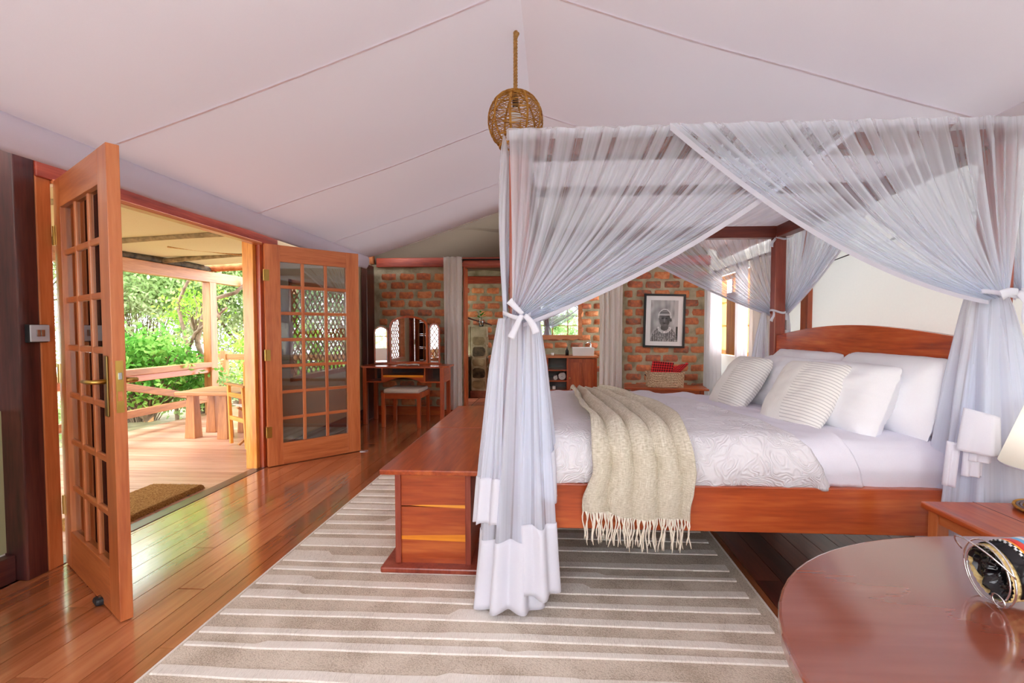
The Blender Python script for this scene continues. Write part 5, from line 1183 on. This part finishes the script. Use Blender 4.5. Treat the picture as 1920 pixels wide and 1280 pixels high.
# ================================================================ GARDEN
structure(MB().grid(lambda u, v: (-40+37*u, -12+60*v, -1.0-1.8*(1-u)+.3*nz(u*9, v*9)), 50, 60).build('ground', M['earth'], smooth=True))
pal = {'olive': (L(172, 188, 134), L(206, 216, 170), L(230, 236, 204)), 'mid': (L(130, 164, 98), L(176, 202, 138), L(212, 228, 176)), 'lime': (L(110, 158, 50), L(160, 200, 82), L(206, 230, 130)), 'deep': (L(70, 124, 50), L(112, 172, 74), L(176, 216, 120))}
for k_, v_ in pal.items(): M['leaf_'+k_] = leafmat('leaf_'+k_, *v_)
def leaf_cloud(centres, per, spread, ln, wd, seed):
    rs = np.random.RandomState(seed); n = len(centres)*per
    c = np.repeat(np.array(centres), per, axis=0)+rs.normal(0, 1, (n, 3))*np.array(spread)
    d = rs.normal(0, 1, (n, 3)); d[:, 2] -= .4; d /= np.linalg.norm(d, axis=1)[:, None]
    s = np.cross(d, rs.normal(0, 1, (n, 3))); s /= np.linalg.norm(s, axis=1)[:, None]
    L_ = ln*rs.uniform(.6, 1.3, (n, 1)); W_ = wd*rs.uniform(.7, 1.2, (n, 1)); nn = np.cross(d, s)*L_*.12
    v = np.stack([c, c+d*L_*.5+s*W_+nn, c+d*L_, c+d*L_*.5-s*W_+nn], axis=1).reshape(-1, 3)
    return v, n
def leaf_obj(name, v, n, mat, parent):
    inv = np.array(wm(parent).inverted()) if parent is not None else np.eye(4); v = v @ inv[:3, :3].T+inv[:3, 3]
    me = bpy.data.meshes.new(name); me.vertices.add(4*n); me.vertices.foreach_set('co', v.astype(np.float32).ravel()); me.loops.add(4*n); me.loops.foreach_set('vertex_index', np.arange(4*n, dtype=np.int32))
    me.polygons.add(n); me.polygons.foreach_set('loop_start', np.arange(0, 4*n, 4, dtype=np.int32)); me.update(calc_edges=True); me.materials.append(mat)
    o = bpy.data.objects.new(name, me); C.objects.link(o)
    if parent is not None: o.parent = parent
    o['kind'] = 'stuff'; return o
def branchy(b, p, d, l, r_, depth, rr, tips):
    pts = [Vector(p)]; d = Vector(d).normalized(); rs_ = [r_]
    for i in range(5):
        d = (d+Vector((rr.uniform(-.25, .25), rr.uniform(-.25, .25), rr.uniform(-.12, .2)))).normalized(); pts.append(pts[-1]+d*l/5); rs_.append(r_*(1-.1*(i+1)))
        if depth <= 2 or rr.random() < .4: tips.append(tuple(pts[-1]))
    b.tube(pts, rs_, 7, caps=False); tips.append(tuple(pts[-1]))
    if depth > 0:
        for _ in range(3):
            nd = (d+Vector((rr.uniform(-.9, .9), rr.uniform(-.9, .9), rr.uniform(-.3, .5)))).normalized(); branchy(b, pts[rr.choice((3, 4, 5))], nd, l*.72, rs_[-1]*.7, depth-1, rr, tips)
def tree(name, label, base, h, r_, per, spread, ln, wd, mat, seed, group='trees beyond the deck', depth=5, lean=(0, 0)):
    t = thing(name, label, 'tree', base, group=group); rr = random.Random(seed); b = MB(); tips = []
    branchy(b, base, (lean[0], lean[1], 1), h*.38, r_, depth, rr, tips)
    b.build('trunk', M['bark'], t, smooth=True); v, n = leaf_cloud(tips, per, spread, ln, wd, seed); leaf_obj('foliage', v, n, mat, t); return t
T = 'tree'
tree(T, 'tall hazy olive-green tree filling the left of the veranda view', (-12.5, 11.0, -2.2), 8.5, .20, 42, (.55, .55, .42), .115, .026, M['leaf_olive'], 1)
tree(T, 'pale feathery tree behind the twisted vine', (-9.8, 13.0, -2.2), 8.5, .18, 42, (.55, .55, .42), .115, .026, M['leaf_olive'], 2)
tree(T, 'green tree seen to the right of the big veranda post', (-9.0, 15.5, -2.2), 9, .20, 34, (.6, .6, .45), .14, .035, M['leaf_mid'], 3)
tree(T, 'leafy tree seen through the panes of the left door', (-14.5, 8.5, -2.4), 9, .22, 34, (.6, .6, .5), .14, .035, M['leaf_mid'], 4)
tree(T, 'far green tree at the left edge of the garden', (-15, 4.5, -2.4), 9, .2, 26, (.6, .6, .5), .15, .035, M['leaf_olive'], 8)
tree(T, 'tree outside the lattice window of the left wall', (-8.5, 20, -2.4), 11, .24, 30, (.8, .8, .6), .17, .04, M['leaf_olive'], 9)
def bush(name, label, c, rad, n_c, per, ln, wd, mat, seed, cat='shrub'):
    t = thing(name, label, cat, (c[0], c[1], c[2]-rad[2])); rr = random.Random(seed); cs = []; b = MB()
    for i in range(n_c):
        a_ = rr.uniform(0, 2*PI); e = rr.uniform(-.6, 1.5); q = rr.uniform(.5, 1)
        p = (c[0]+rad[0]*q*math.cos(a_)*math.cos(e), c[1]+rad[1]*q*math.sin(a_)*math.cos(e), c[2]+rad[2]*q*math.sin(e)); cs.append(p)
        if i % 3 == 0: b.tube([(c[0], c[1], c[2]-rad[2]), ((c[0]+p[0])/2+.05, (c[1]+p[1])/2, (c[2]-rad[2]*.4+p[2])/2), p], [.018, .012, .005], 5, caps=False)
    b.build('stems', M['bark'], t, smooth=True); v, n = leaf_cloud(cs, per, (.09, .09, .08), ln, wd, seed); leaf_obj('foliage', v, n, mat, t); return t
bush('broad_leaf_shrub', 'broad-leaved green shrub growing against the deck railing', (-5.85, 6.45, .55), (.85, .8, .62), 170, 22, .095, .026, M['leaf_deep'], 21)
bush('broad_leaf_shrub', 'lower leafy shrub spilling over the railing beside the vine', (-5.65, 7.2, .25), (.6, .5, .5), 80, 20, .08, .022, M['leaf_mid'], 22)
bush('lime_shrub', 'bright lime-green bush behind the far railing', (-5.9, 10.0, .5), (1.5, .8, 1.1), 130, 16, .11, .03, M['leaf_lime'], 23)
bush('lime_shrub', 'light green bush low behind the far railing at the door edge', (-4.6, 9.6, -.1), (1.0, .6, .9), 80, 16, .10, .03, M['leaf_lime'], 24)
bush('hanging_foliage', 'sprays of bright leaves on the vine near the big post', (-5.75, 7.3, 1.55), (.45, .4, .35), 34, 16, .07, .02, M['leaf_lime'], 25)
bush('dark_shrub', 'shady green shrub behind the left door panes', (-6.3, 4.6, .3), (.9, 1.1, .9), 140, 20, .085, .024, M['leaf_mid'], 26)
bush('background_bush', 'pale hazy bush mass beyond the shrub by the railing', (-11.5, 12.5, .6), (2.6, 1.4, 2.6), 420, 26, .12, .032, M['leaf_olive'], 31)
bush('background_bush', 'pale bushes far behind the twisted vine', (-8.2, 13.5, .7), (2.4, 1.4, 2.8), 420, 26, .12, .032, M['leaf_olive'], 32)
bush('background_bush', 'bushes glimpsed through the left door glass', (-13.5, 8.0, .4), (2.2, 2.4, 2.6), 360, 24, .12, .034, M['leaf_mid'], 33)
bush('unseen_hedge', 'unseen greenery added behind the viewer to tint the mirrors and cut window light', (0, -5.2, .2), (4.5, .8, 1.9), 420, 26, .13, .04, M['leaf_mid'], 41)  # added out of view: greens the mirror reflections and dims the rear window
vn = thing('twisted_vine', 'twisted brown vine trunks climbing beside the big veranda post', 'vine', (-5.6, 7.0, -.8))
for pts, r_ in (([(-5.62, 7.0, -.9), (-5.60, 7.0, .24), (-5.66, 7.02, .57), (-5.60, 6.98, .85), (-5.66, 7.0, 1.07), (-5.74, 7.03, 1.32), (-5.79, 7.0, 1.64), (-5.63, 7.0, 1.95), (-5.5, 7.05, 2.3)], .035),
                ([(-5.55, 7.15, -.9), (-5.58, 7.15, .3), (-5.52, 7.15, .75), (-5.60, 7.15, 1.1), (-5.5, 7.15, 1.45), (-5.3, 7.2, 1.75), (-5.05, 7.3, 1.85), (-4.9, 7.4, 2.05)], .045),
                ([(-5.9, 7.1, -.9), (-5.95, 7.1, .5), (-5.7, 7.1, .95), (-5.6, 7.1, 1.2), (-5.25, 7.1, 1.45), (-5.1, 7.15, 1.6)], .03),
                ([(-5.5, 7.0, 2.3), (-5.35, 7.05, 2.0), (-5.25, 7.1, 1.7), (-5.2, 7.1, 1.4)], .022)):
    P = []
    for a_, b_ in zip(pts[:-1], pts[1:]):
        for k in range(4): t = k/4; P.append(Vector(a_).lerp(Vector(b_), t)+Vector((.02*nz(k+a_[2]*9, 1), .02*nz(a_[2]*7, k), 0)))
    P.append(Vector(pts[-1])); MB().tube(P, [r_*(1-.4*i/len(P)) for i in range(len(P))], 8).build('vine_stem', M['bark'], vn, smooth=True)
